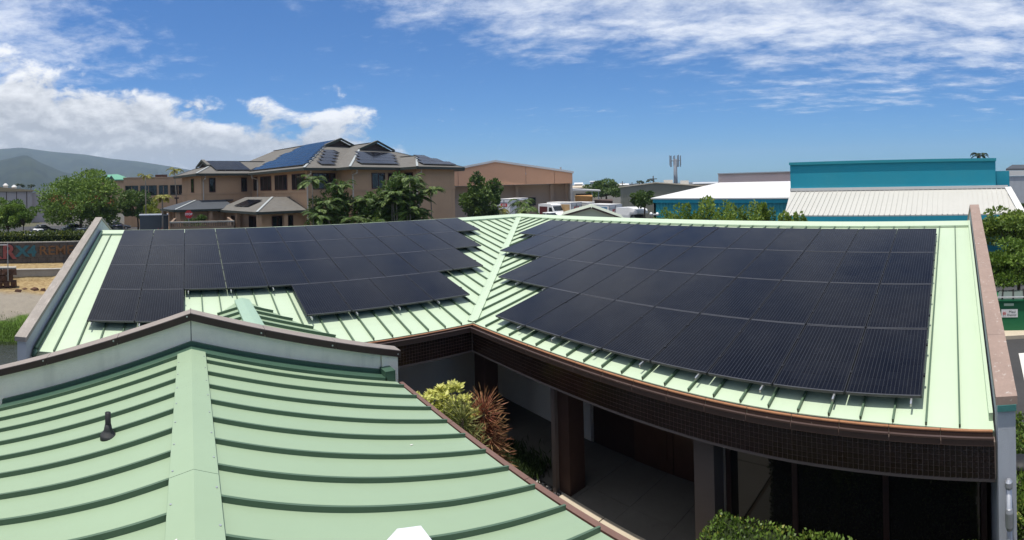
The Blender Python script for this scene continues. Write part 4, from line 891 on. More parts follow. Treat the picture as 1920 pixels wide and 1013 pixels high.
# flat beige office behind the trees on the left
f = FR(300, 86); ob = thing('flat_roofed_office', 'flat-roofed brown office with dark strip windows behind the palms', 'building'); x0, x1 = f.x(232), f.x(372); zt = f.z(300, 334)
MB().box(x0, x1, 0, 18, 0, zt, f.M).build('wall', M_TAN, ob); MB().box(x0-.1, x1+.1, -.1, .3, zt+.002, zt+.2, f.M).build('roof_edge', M_TANTRIM, ob)
for a, b in ((235, 259), (263, 294), (298, 315), (319, 349)):
    z0, z1 = f.z(300, 366), f.z(300, 347.5); o = MB().box(f.x(a), f.x(b), -.08, -.003, z0, z0+.12, f.M).box(f.x(a), f.x(b), -.08, -.003, z1-.12, z1, f.M).box(f.x(a), f.x(a)+.06, -.08, -.003, z0+.06, z1-.06, f.M).box(f.x(b)-.06, f.x(b), -.08, -.003, z0+.06, z1-.06, f.M).build('window', M_EAVE, ob)
    n = 2
    for k in range(n): xa = f.x(a)+(f.x(b)-f.x(a))*k/n; xb = f.x(a)+(f.x(b)-f.x(a))*(k+1)/n; MB().box(xa+.06, xb-.06, -.05, -.002, z0+.12, z1-.12, f.M).build('pane', M_WINGLASS, o)
for a, b, t_ in ((291, 315, 325.5), (317, 326, 330)): MB().box(f.x(a), f.x(b), 5, 7, zt, f.z(300, t_), f.M).build('rooftop_unit', M_DARKBROWN, ob)
# pale industrial shed far left, green-roofed building
f = FR(20, 105); sh = thing('pale_shed', 'pale grey industrial shed with tan roof at the far left', 'building'); x0, x1 = f.x(-140), f.x(60); z1 = f.z(60, 358); z0 = f.z(0, 355)
MB().box(x0, x1, 0, 30, 0, z1-.1, f.M).build('wall', mat('pale_mauve_wall', (.42, .38, .37), .9, .2, var=.05), sh)
MB().prism([f.p(x0, -.4, z1), f.p(x1+.4, -.4, z1-.1), f.p(x1+.4, -.4, z1+.15), f.p(f.x(0), -.4, z1+.9), f.p(x0, -.4, z1+3)], f.p(0, 30, 0)-f.p(0, 0, 0)).build('roof', mat('tan_roof_sheet', (.36, .28, .17), .8, .2, var=.1, vscale=.4), sh)
for px in (12, 31, 50): MB().box(f.x(px)-.08, f.x(px)+.08, -.06, -.002, 0, z1-.15, f.M).build('downpipe', M_DARKBROWN, sh)
MB().box(f.x(60), f.x(86), 1, 20, 0, f.z(70, 361), f.M).build('annex', mat('pale_mauve_wall', (.42, .38, .37)), sh)
for px, py in ((10, 347), (27, 350)): MB().tube([f.p(f.x(px), 6, z1+.5), f.p(f.x(px), 6, f.z(px, py))], .5, 10).tube([f.p(f.x(px), 6, f.z(px, py)), f.p(f.x(px), 6, f.z(px, py)+.5)], [.7, .2], 10).build('roof_ventilator', M_WHITEMETAL, sh)
f = FR(213, 150); gb = thing('green_gabled_roof', 'distant building with bright green pitched roof behind the big tree', 'building'); x0, x1 = f.x(186), f.x(240); z1 = f.z(213, 337)
MB().box(x0, x1, 0, 12, 0, z1, f.M).build('wall', M_TAN, gb); MB().prism([f.p(x0-1, -1, z1), f.p(x1+1, -1, z1), f.p(f.x(222), 5, f.z(213, 325.5)), f.p(f.x(203), 5, f.z(213, 326))], (0, 0, -.3)).build('roof', mat('jade_roof', (.10, .30, .19), .5, .4, var=.1), gb); MB().prism([f.p(f.x(203), -1.2, z1), f.p(f.x(215), -1.2, z1), f.p(f.x(209), -1.2, z1+1.3)], f.p(0, 4, 0)-f.p(0, 0, 0)).build('dormer', M_FLASH, gb)
# teal building on the right
def corr_fn(t, vec, col, p): return col
M_TEAL = mat('teal_stucco', (.02, .27, .37), .85, .25, var=.05, vscale=.4, world=True, fn=specks((.04, .28, .35), .35, .4, .7, .5))
M_TEALM = mat('teal_corrugated', (.018, .25, .31), .55, .4, var=.06, vscale=.6, world=True)
M_BEIGEM = mat('bone_standing_seam', (.46, .45, .415), .5, .4, var=.05, vscale=.8)
tb = thing('teal_building', 'teal building with tall blank parapet and bone coloured awning roof', 'building')
def zx(X, px, py): a = azi(px); return CAMZ+(hrow(px)-py)*(X/math.sin(a))/FOC
def yx(X, px): return X/math.tan(azi(px))
Xp = 36.6; y1, y2 = yx(Xp, 1482), yx(Xp, 1867); za, zb_ = zx(Xp, 1482, 312), zx(Xp, 1867, 300); zm = (za+zb_)/2
MB().box(Xp, Xp+.5, y2, y1, 2.9, zm, ).build('parapet_wall', M_TEAL, tb); MB().box(Xp-.12, Xp+.6, y2-.05, y1+.05, zm+.002, zm+.22).build('wall_cap', M_TEALM, tb)
MB().box(Xp+.51, Xp+8, y2-1.1, y2-.02, 2.9, zm-.75).build('parapet_return', M_TEAL, tb)
xa = 33.4; ze_ = zx(xa, 1600, 404); zt2 = zx(Xp, 1600, 357); ya, yb2 = yx(xa, 1469), yx(xa, 1915)
awn = MB().prism([(xa, ya, ze_), (xa, yb2, ze_), (Xp, y2-.9, zt2), (Xp, y1, zt2)], (0, 0, -.08)).build('awning_roof', M_BEIGEM, tb)
n = 46
for k in range(n+1):
    s = k/n; p0 = Vector((xa, ya+(yb2-ya)*s, ze_)); yt = ya+(yb2-ya)*s; p1 = Vector((Xp, yt, zt2))
    if yt > y1: fr_ = 1.0; 
    lim = 1.0
    if yt < y2-.9: lim = (yt-yb2)/((y2-.9)-yb2)
    if yt > y1: lim = min(lim, (ya-yt)/(ya-y1)) if ya > y1 else lim
    if lim > .03: MB().bar(p0, p0+(p1-p0)*lim, .05, .06).build('awning_seam', M_BEIGEM, awn)
MB().box(Xp-.14, Xp-.002, y2-.9, y1, zt2+.0, zt2+.22).build('awning_flashing', M_WHITEMETAL, tb)
MB().bar((xa, yb2, ze_+.02), (Xp, y2-.9, zt2+.02), .5, .1).build('hip_cap', M_WHITEMETAL, tb)
MB().box(xa-.02, xa+.25, yb2, ya, ze_-.78, ze_-.09).build('awning_fascia', M_TEAL, tb); MB().box(xa+.25, Xp+.4, yb2, yb2+.2, ze_-.78, ze_-.09).build('awning_fascia', M_TEAL, tb)
MB().box(Xp-.0, Xp+.4, yb2+.6, y1+0, 0, 2.89).build('wall', M_TEALM, tb)
XT = 37.2
fl_ = thing('flood_lamps', 'pair of small white flood lamps on the teal wall corner', 'lamp', (37.1, yx(37.1, 1229), zx(37.1, 1229, 402)))
for k in (-.35, .35): local(MB().tube([(-.35, k, .05), (-.1, k, .0)], [.17, .08], 10), 'lamp_head', M_WHITE, fl_, True)
local(MB().box(-.12, -.02, -.4, .4, -.05, .05), 'bracket', M_WHITE, fl_)
XT = 37.2; yT0, yT1 = yx(XT, 1482)-.3, yx(XT, 1225); zT = zx(XT, 1350, 372)
ts_ = MB().box(XT, XT+.3, yT0, yT1, 0, zT).build('side_wall', M_TEALM, tb)
for k in range(40): y = yT0+.3+k*(yT1-yT0-.6)/39; MB().box(XT-.04, XT-.002, y-.035, y+.035, 0, zT-.42).build('wall_rib', M_TEALM, ts_)
MB().box(XT-.14, XT-.002, yT0, yT1, zT-.4, zT+.03).build('eave_gutter', M_TEAL, ts_)
MB().box(XT, 62, yT1-.3, yT1, 0, zT-.1).build('end_wall', M_TEALM, tb)
zrg = zx(51, 1345, 342.5)
MB().prism([(XT-.2, yT0, zT+.04), (XT-.2, yT1+.2, zT+.04), (51, yT1+.2, zrg), (51, yT0-12, zrg), (XT+1, yT0-12, zT+.1), (XT+1, yT0, zT+.1)], (0, 0, -.1)).build('roof', M_WHITEMETAL, tb)
# pink and grey-green sheds behind, grey wall building at far right
f = FR(1420, 66); pk_ = thing('pink_shed', 'pale pink corrugated shed rising behind the white roof', 'building'); MB().hexa([f.p(f.x(1347), 0, 0), f.p(f.x(1520), 0, 0), f.p(f.x(1520), 12, 0), f.p(f.x(1347), 12, 0), f.p(f.x(1347), 0, f.z(1347, 327)), f.p(f.x(1520), 0, f.z(1520, 322)), f.p(f.x(1520), 12, f.z(1520, 322)), f.p(f.x(1347), 12, f.z(1347, 327))]).build('wall', mat('pale_pink_sheet', (.82, .60, .53), .7, .3, var=.06, vscale=.6), pk_); MB().bar(f.p(f.x(1346), -.05, f.z(1347, 327)), f.p(f.x(1520), -.05, f.z(1520, 322)), .4, .14).build('roof_edge', M_GREYWALL, pk_)
f = FR(1240, 72); gs = thing('grey_shed', 'grey-green metal shed with shallow gable beside the white roof', 'building'); xl, xr, xp = f.x(1163), f.x(1345), f.x(1230); zl2, zp2, zr2 = f.z(1163, 352), f.z(1230, 343.5), f.z(1345, 352)
M_GS = mat('grey_green_sheet', (.22, .22, .175), .6, .3, var=.06, vscale=.8)
MB().prism([f.p(xl, 0, 0), f.p(xr, 0, 0), f.p(xr, 0, zr2), f.p(xp, 0, zp2), f.p(xl, 0, zl2)], f.p(0, 20, 0)-f.p(0, 0, 0)).build('wall', M_GS, gs)
for k in range(36): x = xl+.3+k*(xr-xl-.6)/35; zz = (zl2+(zp2-zl2)*(x-xl)/(xp-xl)) if x < xp else zp2+(zr2-zp2)*(x-xp)/(xr-xp); MB().box(x-.06, x+.06, -.05, -.002, 0, zz-.15, f.M).build('wall_rib', M_GS, gs)
MB().prism([f.p(xl-.3, -.2, zl2), f.p(xp, -.2, zp2), f.p(xr+.3, -.2, zr2), f.p(xr+.3, -.2, zr2+.14), f.p(xp, -.2, zp2+.16), f.p(xl-.3, -.2, zl2+.14)], f.p(0, 21, 0)-f.p(0, 0, 0)).build('roof', mat('cream_roof_sheet', (.55, .49, .37), .7, .2), gs)
for a, b, py in ((1245, 1264, 336.5), (1281, 1297, 338.5)): MB().box(f.x(a), f.x(b), 8, 11, zp2-.5, f.z(1270, py), f.M).build('roof_ventilator', M_WHITEMETAL, gs)
f = FR(1902, 52); gwl = thing('grey_block_building', 'grey block building with dark panelled roof at far right', 'building'); MB().box(f.x(1876), f.x(1990), 0, 10, 0, f.z(1900, 331), f.M).build('wall', M_GREYWALL, gwl); MB().box(f.x(1874), f.x(1990), -.1, 10, f.z(1900, 330), f.z(1900, 320), f.M).build('parapet_band', M_WHITEMETAL, gwl)
MB().prism([f.p(f.x(1886), 1, f.z(1900, 316)), f.p(f.x(1990), 1, f.z(1900, 316)), f.p(f.x(1990), 5, f.z(1900, 308)), f.p(f.x(1898), 5, f.z(1900, 307))], (0, 0, -.2)).build('roof', M_SHINGDK, gwl)
# low gabled shed roof just behind the right ridge
f = FR(1108, 34); lg = thing('low_gabled_shed', 'low pale green gabled shed with brown roof edge just beyond the ridge', 'building'); z0 = f.z(1108, 391); pts = [(f.x(1045), f.z(1045, 409)), (f.x(1108), z0), (f.x(1175), f.z(1175, 416))]
MB().prism([f.p(pts[0][0], 0, 0), f.p(pts[2][0], 0, 0), f.p(pts[2][0], 0, pts[2][1]), f.p(pts[1][0], 0, pts[1][1]), f.p(pts[0][0], 0, pts[0][1])], f.p(0, 8, 0)-f.p(0, 0, 0)).build('wall', mat('pale_sage_stucco', (.34, .37, .30), .9, .2, var=.06), lg)
MB().bar(f.p(pts[1][0], -.15, pts[1][1]), f.p(pts[2][0]+.2, -.15, pts[2][1]-.05), .16, .12).bar(f.p(pts[0][0]-.2, -.15, pts[0][1]-.05), f.p(pts[1][0], -.15, pts[1][1]), .16, .12).build('roof_edge', M_EDGE, lg)
# white canopy shed and distant rooftops in the middle
f = FR(1095, 104); cn = thing('white_canopy_shed', 'open shed with white canopy roof right of the salmon warehouse', 'shed'); zt = f.z(1095, 357.5)
MB().prism([f.p(f.x(1070), 0, f.z(1070, 354)), f.p(f.x(1126), 0, zt), f.p(f.x(1126), 0, zt-.25), f.p(f.x(1070), 0, f.z(1070, 358))], f.p(0, 10, 0)-f.p(0, 0, 0)).build('canopy', M_WHITEMETAL, cn); MB().box(f.x(1078), f.x(1109), 6, 9, 0, zt-.8, f.M).build('back_wall', M_SHINGDK, cn)
for px in (1074, 1110, 1122): MB().tube([f.p(f.x(px), .4, 0), f.p(f.x(px), .4, zt-.2)], .08, 6).build('post', M_GALV, cn)
for i, (a, b, t_, d_, m_) in enumerate(((1078, 1092, 343, 170, M_WHITEMETAL), (1090, 1120, 347, 180, M_WHITEMETAL), (1107, 1123, 339.5, 230, M_GREYWALL), (1147, 1178, 345, 210, M_WHITEMETAL), (1075, 1098, 349, 150, M_KERB), (1300, 1345, 342, 190, M_GREYWALL))):
    f = FR((a+b)/2, d_); o = thing('distant_building', ['small white roofed building far behind the canopy shed', 'long white roofed building far beyond the canopy shed', 'grey block on the skyline above the spreading tree', 'white roof on the skyline left of the grey shed', 'cream building edge just right of the salmon warehouse', 'low grey building on the skyline right of the antenna mast'][i], 'building'); zt = f.z((a+b)/2, t_)
    MB().box(f.x(a), f.x(b), 0, 12, 0, zt-.4, f.M).build('wall', M_KERB if i != 2 else M_GREYWALL, o); MB().prism([f.p(f.x(a)-.3, -.3, zt-.6), f.p(f.x(b)+.3, -.3, zt-.6), f.p(f.x(b)+.3, 6, zt), f.p(f.x(a)-.3, 6, zt)], (0, 0, .12)).build('roof', m_, o)

# ================================================================== mountains
def mountain(name, label, pxs, ys, dist, depth, m, seed):
    """ridge line through (px, row) at dist, falling to the plain towards the camera with spurs and gullies"""
    q = np.random.default_rng(seed); nx, ny = 110, 26; V = []; ph = q.random(8)*6.28
    for j in range(ny):
        s = j/(ny-1)
        for i in range(nx):
            px = pxs[0]+(pxs[-1]-pxs[0])*i/(nx-1); zc = Z(px, np.interp(px, pxs, ys), dist)
            sp = .5*math.sin(px*.055+ph[0]+1.2*math.sin(s*3+ph[1]))+.3*math.sin(px*.13+ph[2]+s*2)+.2*math.sin(px*.29+ph[3]-s*3)
            k = max(0, s**1.25*(1+.22*sp*math.sin(math.pi*s))); dd = dist-depth*(1-s)
            p = W(px, dd); V.append((p.x, p.y, max(-2, zc*k+q.normal()*zc*.008*(s < .97) - 2)))
    for i in range(nx): px = pxs[0]+(pxs[-1]-pxs[0])*i/(nx-1); p = W(px, dist+depth*.8); V.append((p.x, p.y, -2))
    mb = MB(); mb.v = V; mb.f = [(j*nx+i, j*nx+i+1, (j+1)*nx+i+1, (j+1)*nx+i) for j in range(ny) for i in range(nx-1)]
    return tag(mb.build(name, m, None, True), kind='structure')
def mtn_fn(t, vec, col, p):
    P = t.pos(); a = t.noise(P, .008, 8, .62); c = t.mix(t.mr(a, .35, .65), (.012, .020, .015), (.030, .040, .024)); return t.mix(t.mr(t.noise(P, .024, 5, .6), .5, .7, 0, .5), c, (.022, .030, .016))
M_MTN = mat('forested_mountain', (.05, .08, .04), .95, .1, fn=mtn_fn)
mountain('mountains', '', [-500, -260, -100, 0, 40, 100, 160, 210, 260, 330, 420, 470], [250, 262, 285, 279, 276, 284, 289, 297, 302, 313, 330, 352], 2900, 1300, M_MTN, 4)
mountain('foothills', '', [-500, -200, -60, 0, 50, 75, 120, 180, 250, 330, 400], [290, 318, 312, 300, 289, 303, 322, 332, 338, 345, 356], 1750, 650, M_MTN, 9)

# ================================================================== trees and palms
M_TREE1 = leafmat('shower_tree_leaf', [(.035, .07, .010), (.09, .16, .022), (.18, .27, .04), (.28, .34, .07)], .3)
M_TREE2 = leafmat('dark_green_leaf', [(.020, .046, .010), (.05, .095, .018), (.10, .16, .03), (.17, .23, .055)], .25)
M_TREE3 = leafmat('yellow_green_leaf', [(.06, .09, .012), (.15, .19, .025), (.27, .30, .05), (.36, .36, .09)], .3)
M_TREE4 = leafmat('bright_shrub_leaf', [(.035, .07, .012), (.10, .16, .022), (.20, .27, .04), (.30, .34, .09)], .3)
M_PALM = leafmat('palm_leaf', [(.022, .052, .011), (.06, .11, .02), (.12, .18, .034), (.22, .27, .07)], .25, .5)
M_PALMY = leafmat('yellow_palm_leaf', [(.10, .13, .02), (.22, .22, .04), (.36, .33, .07), (.42, .40, .13)], .3)
M_FLOWER = leafmat('red_flower_cluster', [(.20, .04, .02), (.34, .09, .045), (.45, .18, .08)], .3)
M_PALMDK = leafmat('dark_palm_leaf', [(.010, .022, .008), (.022, .042, .014), (.04, .065, .02)], .2)
def blossoms(t, cs, ctr):
    q = np.random.default_rng(8); P = []
    for c in ((-3.6, -3.6, .55), (-2.2, -4.2, .35), (1.1, -4.4, .5), (2.0, -4.2, .8), (-1.0, -4.6, -.4), (3.6, -3.6, .0)):
        a = azi(150); x = c[0]*math.cos(a)+c[1]*math.sin(a); y = -c[0]*math.sin(a)+c[1]*math.cos(a)
        P.append(np.array([x, y, c[2]])+q.normal(size=(70, 3))*np.array([.5, .5, .3]))
    P = np.concatenate(P); tag(leaves('blossom_clusters', P+ctr, q.normal(size=(len(P), 3)), .2*(.7+.6*q.random(len(P))), M_FLOWER, t, q.random(len(P)), .6, .1), kind='stuff')
tree('shower_tree', 'large round green tree with reddish flower clusters in the parking lot', 'tree', W(152, 70), 9.0, (5.9, 5.9, 4.0), M_TREE1, M_BARK, 15000, 70, .42, .22, 31, extra=blossoms, low=-.8)
tree('round_tree', 'small dark green round tree right of the big flowering tree', 'tree', W(257, 66), 6.3, (2.3, 2.3, 2.2), M_TREE2, M_BARK, 5500, 34, .34, .12, 32)
tree('parking_tree', 'bright green bushy tree at the far left edge of the parking lot', 'tree', W(14, 52), 5.2, (2.2, 2.2, 1.75), M_TREE1, M_BARK, 5500, 34, .30, .12, 33)
tree('young_tree', 'slim young tree with thin leaning trunk at left in the parking lot', 'tree', W(43, 50), 4.9, (1.3, 1.3, 1.25), M_TREE1, M_BARK, 2600, 20, .26, .07, 34)
tree('yellow_shrub', 'yellow-green shrub under the tall slender palm by the office', 'shrub', W(288, 63), 4.6, (1.2, 1.2, 1.6), M_TREE3, M_BARK, 2200, 18, .28, .06, 35)
tree('street_tree', 'dense rounded tree standing beside the teal wall in the yard', 'tree', W(1208, 58), 4.85, (1.5, 1.5, 1.15), M_TREE2, M_BARK, 4200, 26, .26, .11, 36)
tree('spreading_tree', 'wide spreading tree on the skyline left of the grey shed', 'tree', W(1136, 125), 6.8, (4.6, 4.6, 2.5), M_TREE2, M_BARK, 7000, 40, .5, .25, 37)
tree('leafy_tree', 'leafy tree below the teal awning beside the right parapet', 'tree', W(1893, 27), 3.9, (2.0, 2.0, 1.2), M_TREE4, M_BARK, 6500, 34, .22, .09, 38)
tree('glossy_tree', 'bright leafy tree behind the green dumpster at right', 'tree', W(1908, 20.5), 2.95, (1.5, 1.6, .95), M_TREE1, M_BARK, 7000, 32, .17, .08, 39)
tree('dark_tree', 'dark tree at the far right edge beside the grey building', 'tree', W(1945, 36), 5.0, (1.9, 1.9, 2.1), M_TREE2, M_BARK, 4500, 26, .26, .1, 40)
# row of upright bright shrubs behind the right ridge
for i, (px, top_, rr, d_) in enumerate(((1268, 391, .62, 24), (1290, 386, .66, 24.5), (1312, 381, .72, 24), (1331, 374, .74, 24.6), (1352, 384, .66, 24), (1376, 381, .74, 24.4), (1400, 376, .78, 24), (1420, 388, .6, 24.6), (1436, 387, .42, 24), (1475, 400, .34, 23.5), (1493, 400, .3, 23.5), (1247, 409, .5, 24))):
    nm = ['low', 'first', 'second', 'third']
    lab = 'bright green upright shrub behind the right ridge, %s from the left' % ordinal(i) if i < 11 else 'lowest bright green shrub at left end of the row behind right ridge'
    h = Z(px, top_, d_); tree('upright_shrub', lab, 'shrub', W(px, d_), h, (rr*1.55, rr*1.55, h*.47), M_TREE4, M_BARK, 5200, 34, .15, .05, 60+i, 'row of shrubs behind the right ridge', csize=.3, low=-.9)
# clustered palms in front of the tan house
palm('clustering_palm', 'tall leafy palm clump in front of the middle of the tan house', W(620, 37.0), Z(620, 340, 37), 17, 1.55, M_PALM, M_PALMBARK, 41, 'palm clumps before the tan house', stems=7, leaflets=34, lw=.026, ll=.40, droop=.85, trunk_r=.05)
palm('clustering_palm', 'widest palm clump hiding the right half of the tan house', W(745, 36.6), Z(745, 340, 36.6), 17, 1.55, M_PALM, M_PALMBARK, 42, 'palm clumps before the tan house', stems=10, leaflets=34, lw=.026, ll=.40, droop=.85, trunk_r=.05)
palm('clustering_palm', 'short dark palm clump between the two tall ones at the tan house', W(688, 37.0), Z(688, 378, 37), 17, 1.55, M_PALM, M_PALMBARK, 43, 'palm clumps before the tan house', stems=6, leaflets=34, lw=.026, ll=.40, droop=.85, trunk_r=.05)
palm('clustering_palm', 'rightmost lower palm clump against the plain tan wall', W(778, 37.0), Z(778, 360, 37), 17, 1.55, M_PALM, M_PALMBARK, 44, 'palm clumps before the tan house', stems=6, leaflets=34, lw=.026, ll=.40, droop=.85, trunk_r=.05)
for i, (px, hh, lab) in enumerate(((655, 2.9, 'dark low bush at the house foot under the tall palm clump'), (712, 3.2, 'dark low bush between the palm clumps at the tan house'), (800, 2.7, 'small dark bush at the foot of the plain tan wall'), (826, 3.1, 'narrow green bush near the right corner of the tan house'))):
    tree('low_bush', lab, 'bush', W(px, 37.6), hh, (1.1, 1.1, hh*.45), M_TREE2, M_BARK, 1800, 16, .24, .05, 80+i, low=-.9)
tree('leafy_shrub_mass', 'dense leafy shrubs filling the foot of the tall palm clump', 'shrub', W(622, 37.9), Z(622, 336, 37.9), (1.45, 1.1, 2.7), M_TREE2, M_BARK, 4200, 36, .26, .06, 85, csize=.33, low=-1)
tree('leafy_shrub_mass', 'dense dark shrubs filling the widest palm clump', 'shrub', W(744, 37.6), Z(744, 332, 37.6), (2.25, 1.3, 2.8), M_TREE2, M_BARK, 8500, 46, .27, .06, 86, csize=.32, low=-1)
tree('leafy_shrub_mass', 'lower leafy shrubs between the two palm clumps', 'shrub', W(690, 37.8), Z(690, 364, 37.8), (1.2, 1.0, 1.9), M_TREE2, M_BARK, 3600, 30, .26, .06, 87, csize=.33, low=-1)
tree('tall_bushy_tree', 'tall shaggy dark tree between tan house and salmon warehouse', 'tree', W(905, 58), Z(905, 322, 58), (2.2, 2.2, 3.6), M_TREE2, M_BARK, 6500, 46, .42, .14, 45, csize=.3, low=-1)
palm('feather_palm', 'feathery green palm in front of the salmon warehouse', W(993, 60), Z(993, 382, 60), 16, 2.2, M_PALM, M_PALMBARK, 46, stems=2, leaflets=26, lw=.035, ll=.4, trunk_r=.1)
palm('feather_palm', 'low pale palm at the foot of the tall shaggy tree', W(934, 59), Z(934, 394, 59), 14, 1.9, M_PALMY, M_PALMBARK, 47, leaflets=26, lw=.035, ll=.4, trunk_r=.1)
palm('slender_palm', 'slender pale-crowned palm left of the rooftop units', W(273, 60), Z(273, 331, 60), 12, 1.35, M_PALMY, M_PALMBARK, 48, 'slender palms by the office', leaflets=22, lw=.04, ll=.4, trunk_r=.09)
palm('slender_palm', 'slender leaning palm nearest the tan house roof', W(335, 62), Z(332, 321, 62), 12, 1.45, M_PALMY, M_PALMBARK, 49, 'slender palms by the office', lean=(-.5, -.3), leaflets=22, lw=.04, ll=.4, trunk_r=.09)
palm('golden_palm', 'short golden palm beside the grey container', W(304, 46), Z(304, 372, 46), 15, 1.25, M_PALMY, M_PALMBARK, 50, leaflets=16, lw=.1, ll=.42, trunk_r=.09)
palm('coconut_palm', 'dark coconut palm crown poking above the teal parapet', W(1838, 62), Z(1838, 293, 62), 17, 1.6, M_PALMDK, M_PALMBARK, 51, leaflets=26, lw=.035, ll=.4, trunk_r=.13)
palm('coconut_palm', 'dark palm top showing above the big flowering tree', W(168, 95), Z(168, 324, 95), 17, 2.6, M_PALMDK, M_PALMBARK, 52, leaflets=14, lw=.1, ll=.4, trunk_r=.15)
for i, (px, py, d_, lab) in enumerate(((1200, 341.5, 190, 'left of two tiny dark palms on the skyline by the grey shed'), (1219, 338.5, 190, 'right of two tiny dark palms on the skyline by the grey shed'), (38, 348, 170, 'tiny dark palm on the skyline beyond the pale shed'), (58, 349, 180, 'second tiny dark palm beyond the pale shed annex'))):
    palm('distant_palm', lab, W(px, d_), Z(px, py, d_), 11, 2.3, M_PALMDK, M_PALMBARK, 53+i, 'tiny palms on the skyline', leaflets=8, lw=.2, ll=.4, trunk_r=.15)
sp = spike_plant('ti_plant', 'small crimson ti plant beside the grey container', W(295, 44), [(0, 0, 1.9), (.5, .2, 1.5), (-.5, -.2, 1.3)], .9, .2, leafmat('crimson_ti_leaf', [(.10, .02, .02), (.22, .04, .035), (.30, .09, .06)]), 57, 40)
# far belt of trees and roofs along the plain on the left
q = np.random.default_rng(77); P, D = [], []
for i in range(9000):
    px = -120+440*q.random(); dd = 260+900*q.random()**1.5; b = W(px, dd); hh = 6*(.4+.6*(.5+.5*math.sin(px*.21+dd*.011))*(.5+.5*math.sin(px*.057+1))); P.append((b.x, b.y, hh*q.random())); D.append(q.normal(size=3))
tag(leaves('distant_woods', np.array(P), np.array(D), 3.2*(.5+q.random(9000)), M_TREE2, None, q.random(9000)*.6, .8, .1), 'dark band of far trees along the plain below the mountains', 'trees', kind='stuff')

# ================================================================== graffiti wall, hedge and channel walls on the left
def chM(s, t, z=0.0): return Matrix(((tdir.x, fdir.x, 0, ch(s, t).x), (tdir.y, fdir.y, 0, ch(s, t).y), (0, 0, 1, z), (0, 0, 0, 1)))
lw_ = thing('graffiti_wall', 'long dark block wall painted with graffiti beside the channel', 'wall'); GMx = chM(42, 0)
M_BLOCK = mat('dark_block_wall', (.115, .095, .08), .9, .2, var=.3, vscale=1.3, fn=streak(.5, (.04, .035, .03), 2, .5))
for r_ in range(4):
    for c_ in range(26):
        x0 = -12+c_*.72+(.36 if r_ % 2 else 0); MB().box(x0+.012, x0+.708, 0+random.gauss(0, .008), .3, .02+r_*.43, .02+r_*.43+.415, GMx).build('block', M_BLOCK, lw_)
MB().box(-12.1, 6.9, -.03, .33, 1.74, 1.82, GMx).build('wall_cap', M_CONC, lw_)
gp = [mat('pink_spray', (.27, .075, .07), .8, var=.35, vscale=2), mat('teal_spray', (.035, .125, .15), .8, var=.35, vscale=2), mat('orange_spray', (.20, .095, .035), .8, var=.5, vscale=2), mat('black_spray', (.015, .014, .015), .8)]
def graf(s, size, m, x, z, bold, e=.0): text_mesh('graffiti', s, size, m, lw_, GMx @ Matrix.Translation((x, -.04-e, z)) @ Matrix.Rotation(R(90), 4, 'X') @ Matrix.Scale(1.15, 4, (1, 0, 0)), .004, bold)
graf('KR', 1.75, gp[3], -2.25, .95, .10); graf('KR', 1.7, gp[0], -2.25, .95, .05, .02); graf('X4', 1.2, gp[1], -.1, 1.0, .07); graf('REMEO', 1.1, gp[2], 3.0, 1.05, .015)
M_BOUG = leafmat('yellowish_hedge_leaf', [(.018, .032, .006), (.05, .075, .010), (.12, .15, .018), (.24, .25, .03)], .2)  # dark green to yellow-green leaf tints
def strip_hedge(name, label, s0, s1, t0, t1, h, n, size, m, seed, z0):
    o = hedge(name, label, t0, t1, s0, s1, h, n, size, m, seed, .22, z0=z0); mid = ch((s0+s1)/2, (t0+t1)/2, z0)
    o.matrix_world = Matrix.Translation(mid) @ Matrix.Rotation(math.atan2(tdir.y, tdir.x), 4, 'Z'); o.matrix_basis = o.matrix_world; return o
strip_hedge('wall_hedge', 'dense hedge with yellowish top growing above the graffiti wall', 42.45, 44.2, -12, 7.0, 2.5, 13000, .2, M_BOUG, 71, 0)
cw = thing('channel_wall', 'low stained concrete wall along the drainage channel', 'wall'); MB().box(-4.2, 5.8, 0, .35, -.8, .30, chM(36.0, 0)).build('wall', M_CONC, cw); MB().box(-4.25, 5.8, -.04, .4, .302, .38, chM(36.0, 0)).build('wall_cap', M_CONC, cw)
rw = thing('rubble_wall', 'dark reddish rubble stone wall end at the left edge', 'wall'); M_RUB = mat('reddish_lava_stone', (.10, .055, .038), .95, .1, var=.4, vscale=3, bump=.8, bscale=12)
for r_ in range(4):
    for c_ in range(16):
        x0 = -9.0+c_*.5+(.25 if r_ % 2 else 0); j = lambda: random.gauss(0, .04); z0 = -.85+r_*.40
        MB().hexa([(x0+.03+j(), j()-.05, z0+.02+j()*.3), (x0+.48+j(), j()-.05, z0+.02), (x0+.48, .6, z0+.02), (x0+.03, .6, z0+.02), (x0+.04+j(), j()-.02, z0+.38), (x0+.46+j(), j()-.02, z0+.38+j()*.3), (x0+.46, .6, z0+.38), (x0+.04, .6, z0+.38)], chM(33.6, 0)).build('stone', M_RUB, rw)
MB().box(-9, -.8, .1, .7, .76, .86, chM(33.6, 0)).build('wall_cap', M_CONC, rw)
for k in range(5):
    a = q.random()*3; s_ = .18+.2*q.random(); b = ch(33.0+q.normal()*.4, -.6+k*.5+q.normal()*.2, -.6); o = MB().hexa([(-s_, -s_*.8, -s_*.5), (s_*.9, -s_, -s_*.5), (s_, s_*.8, -s_*.5), (-s_*.9, s_, -s_*.5), (-s_*.6, -s_*.5, s_*.5), (s_*.5, -s_*.6, s_*.6), (s_*.6, s_*.5, s_*.4), (-s_*.5, s_*.6, s_*.5)], Matrix.Translation(b) @ Matrix.Rotation(a, 4, 'Z')).build('boulder', M_RUB)
    tag(o, 'brown boulder by the rubble wall, %s from the left' % ordinal(k), 'boulder', 'boulders by the channel')
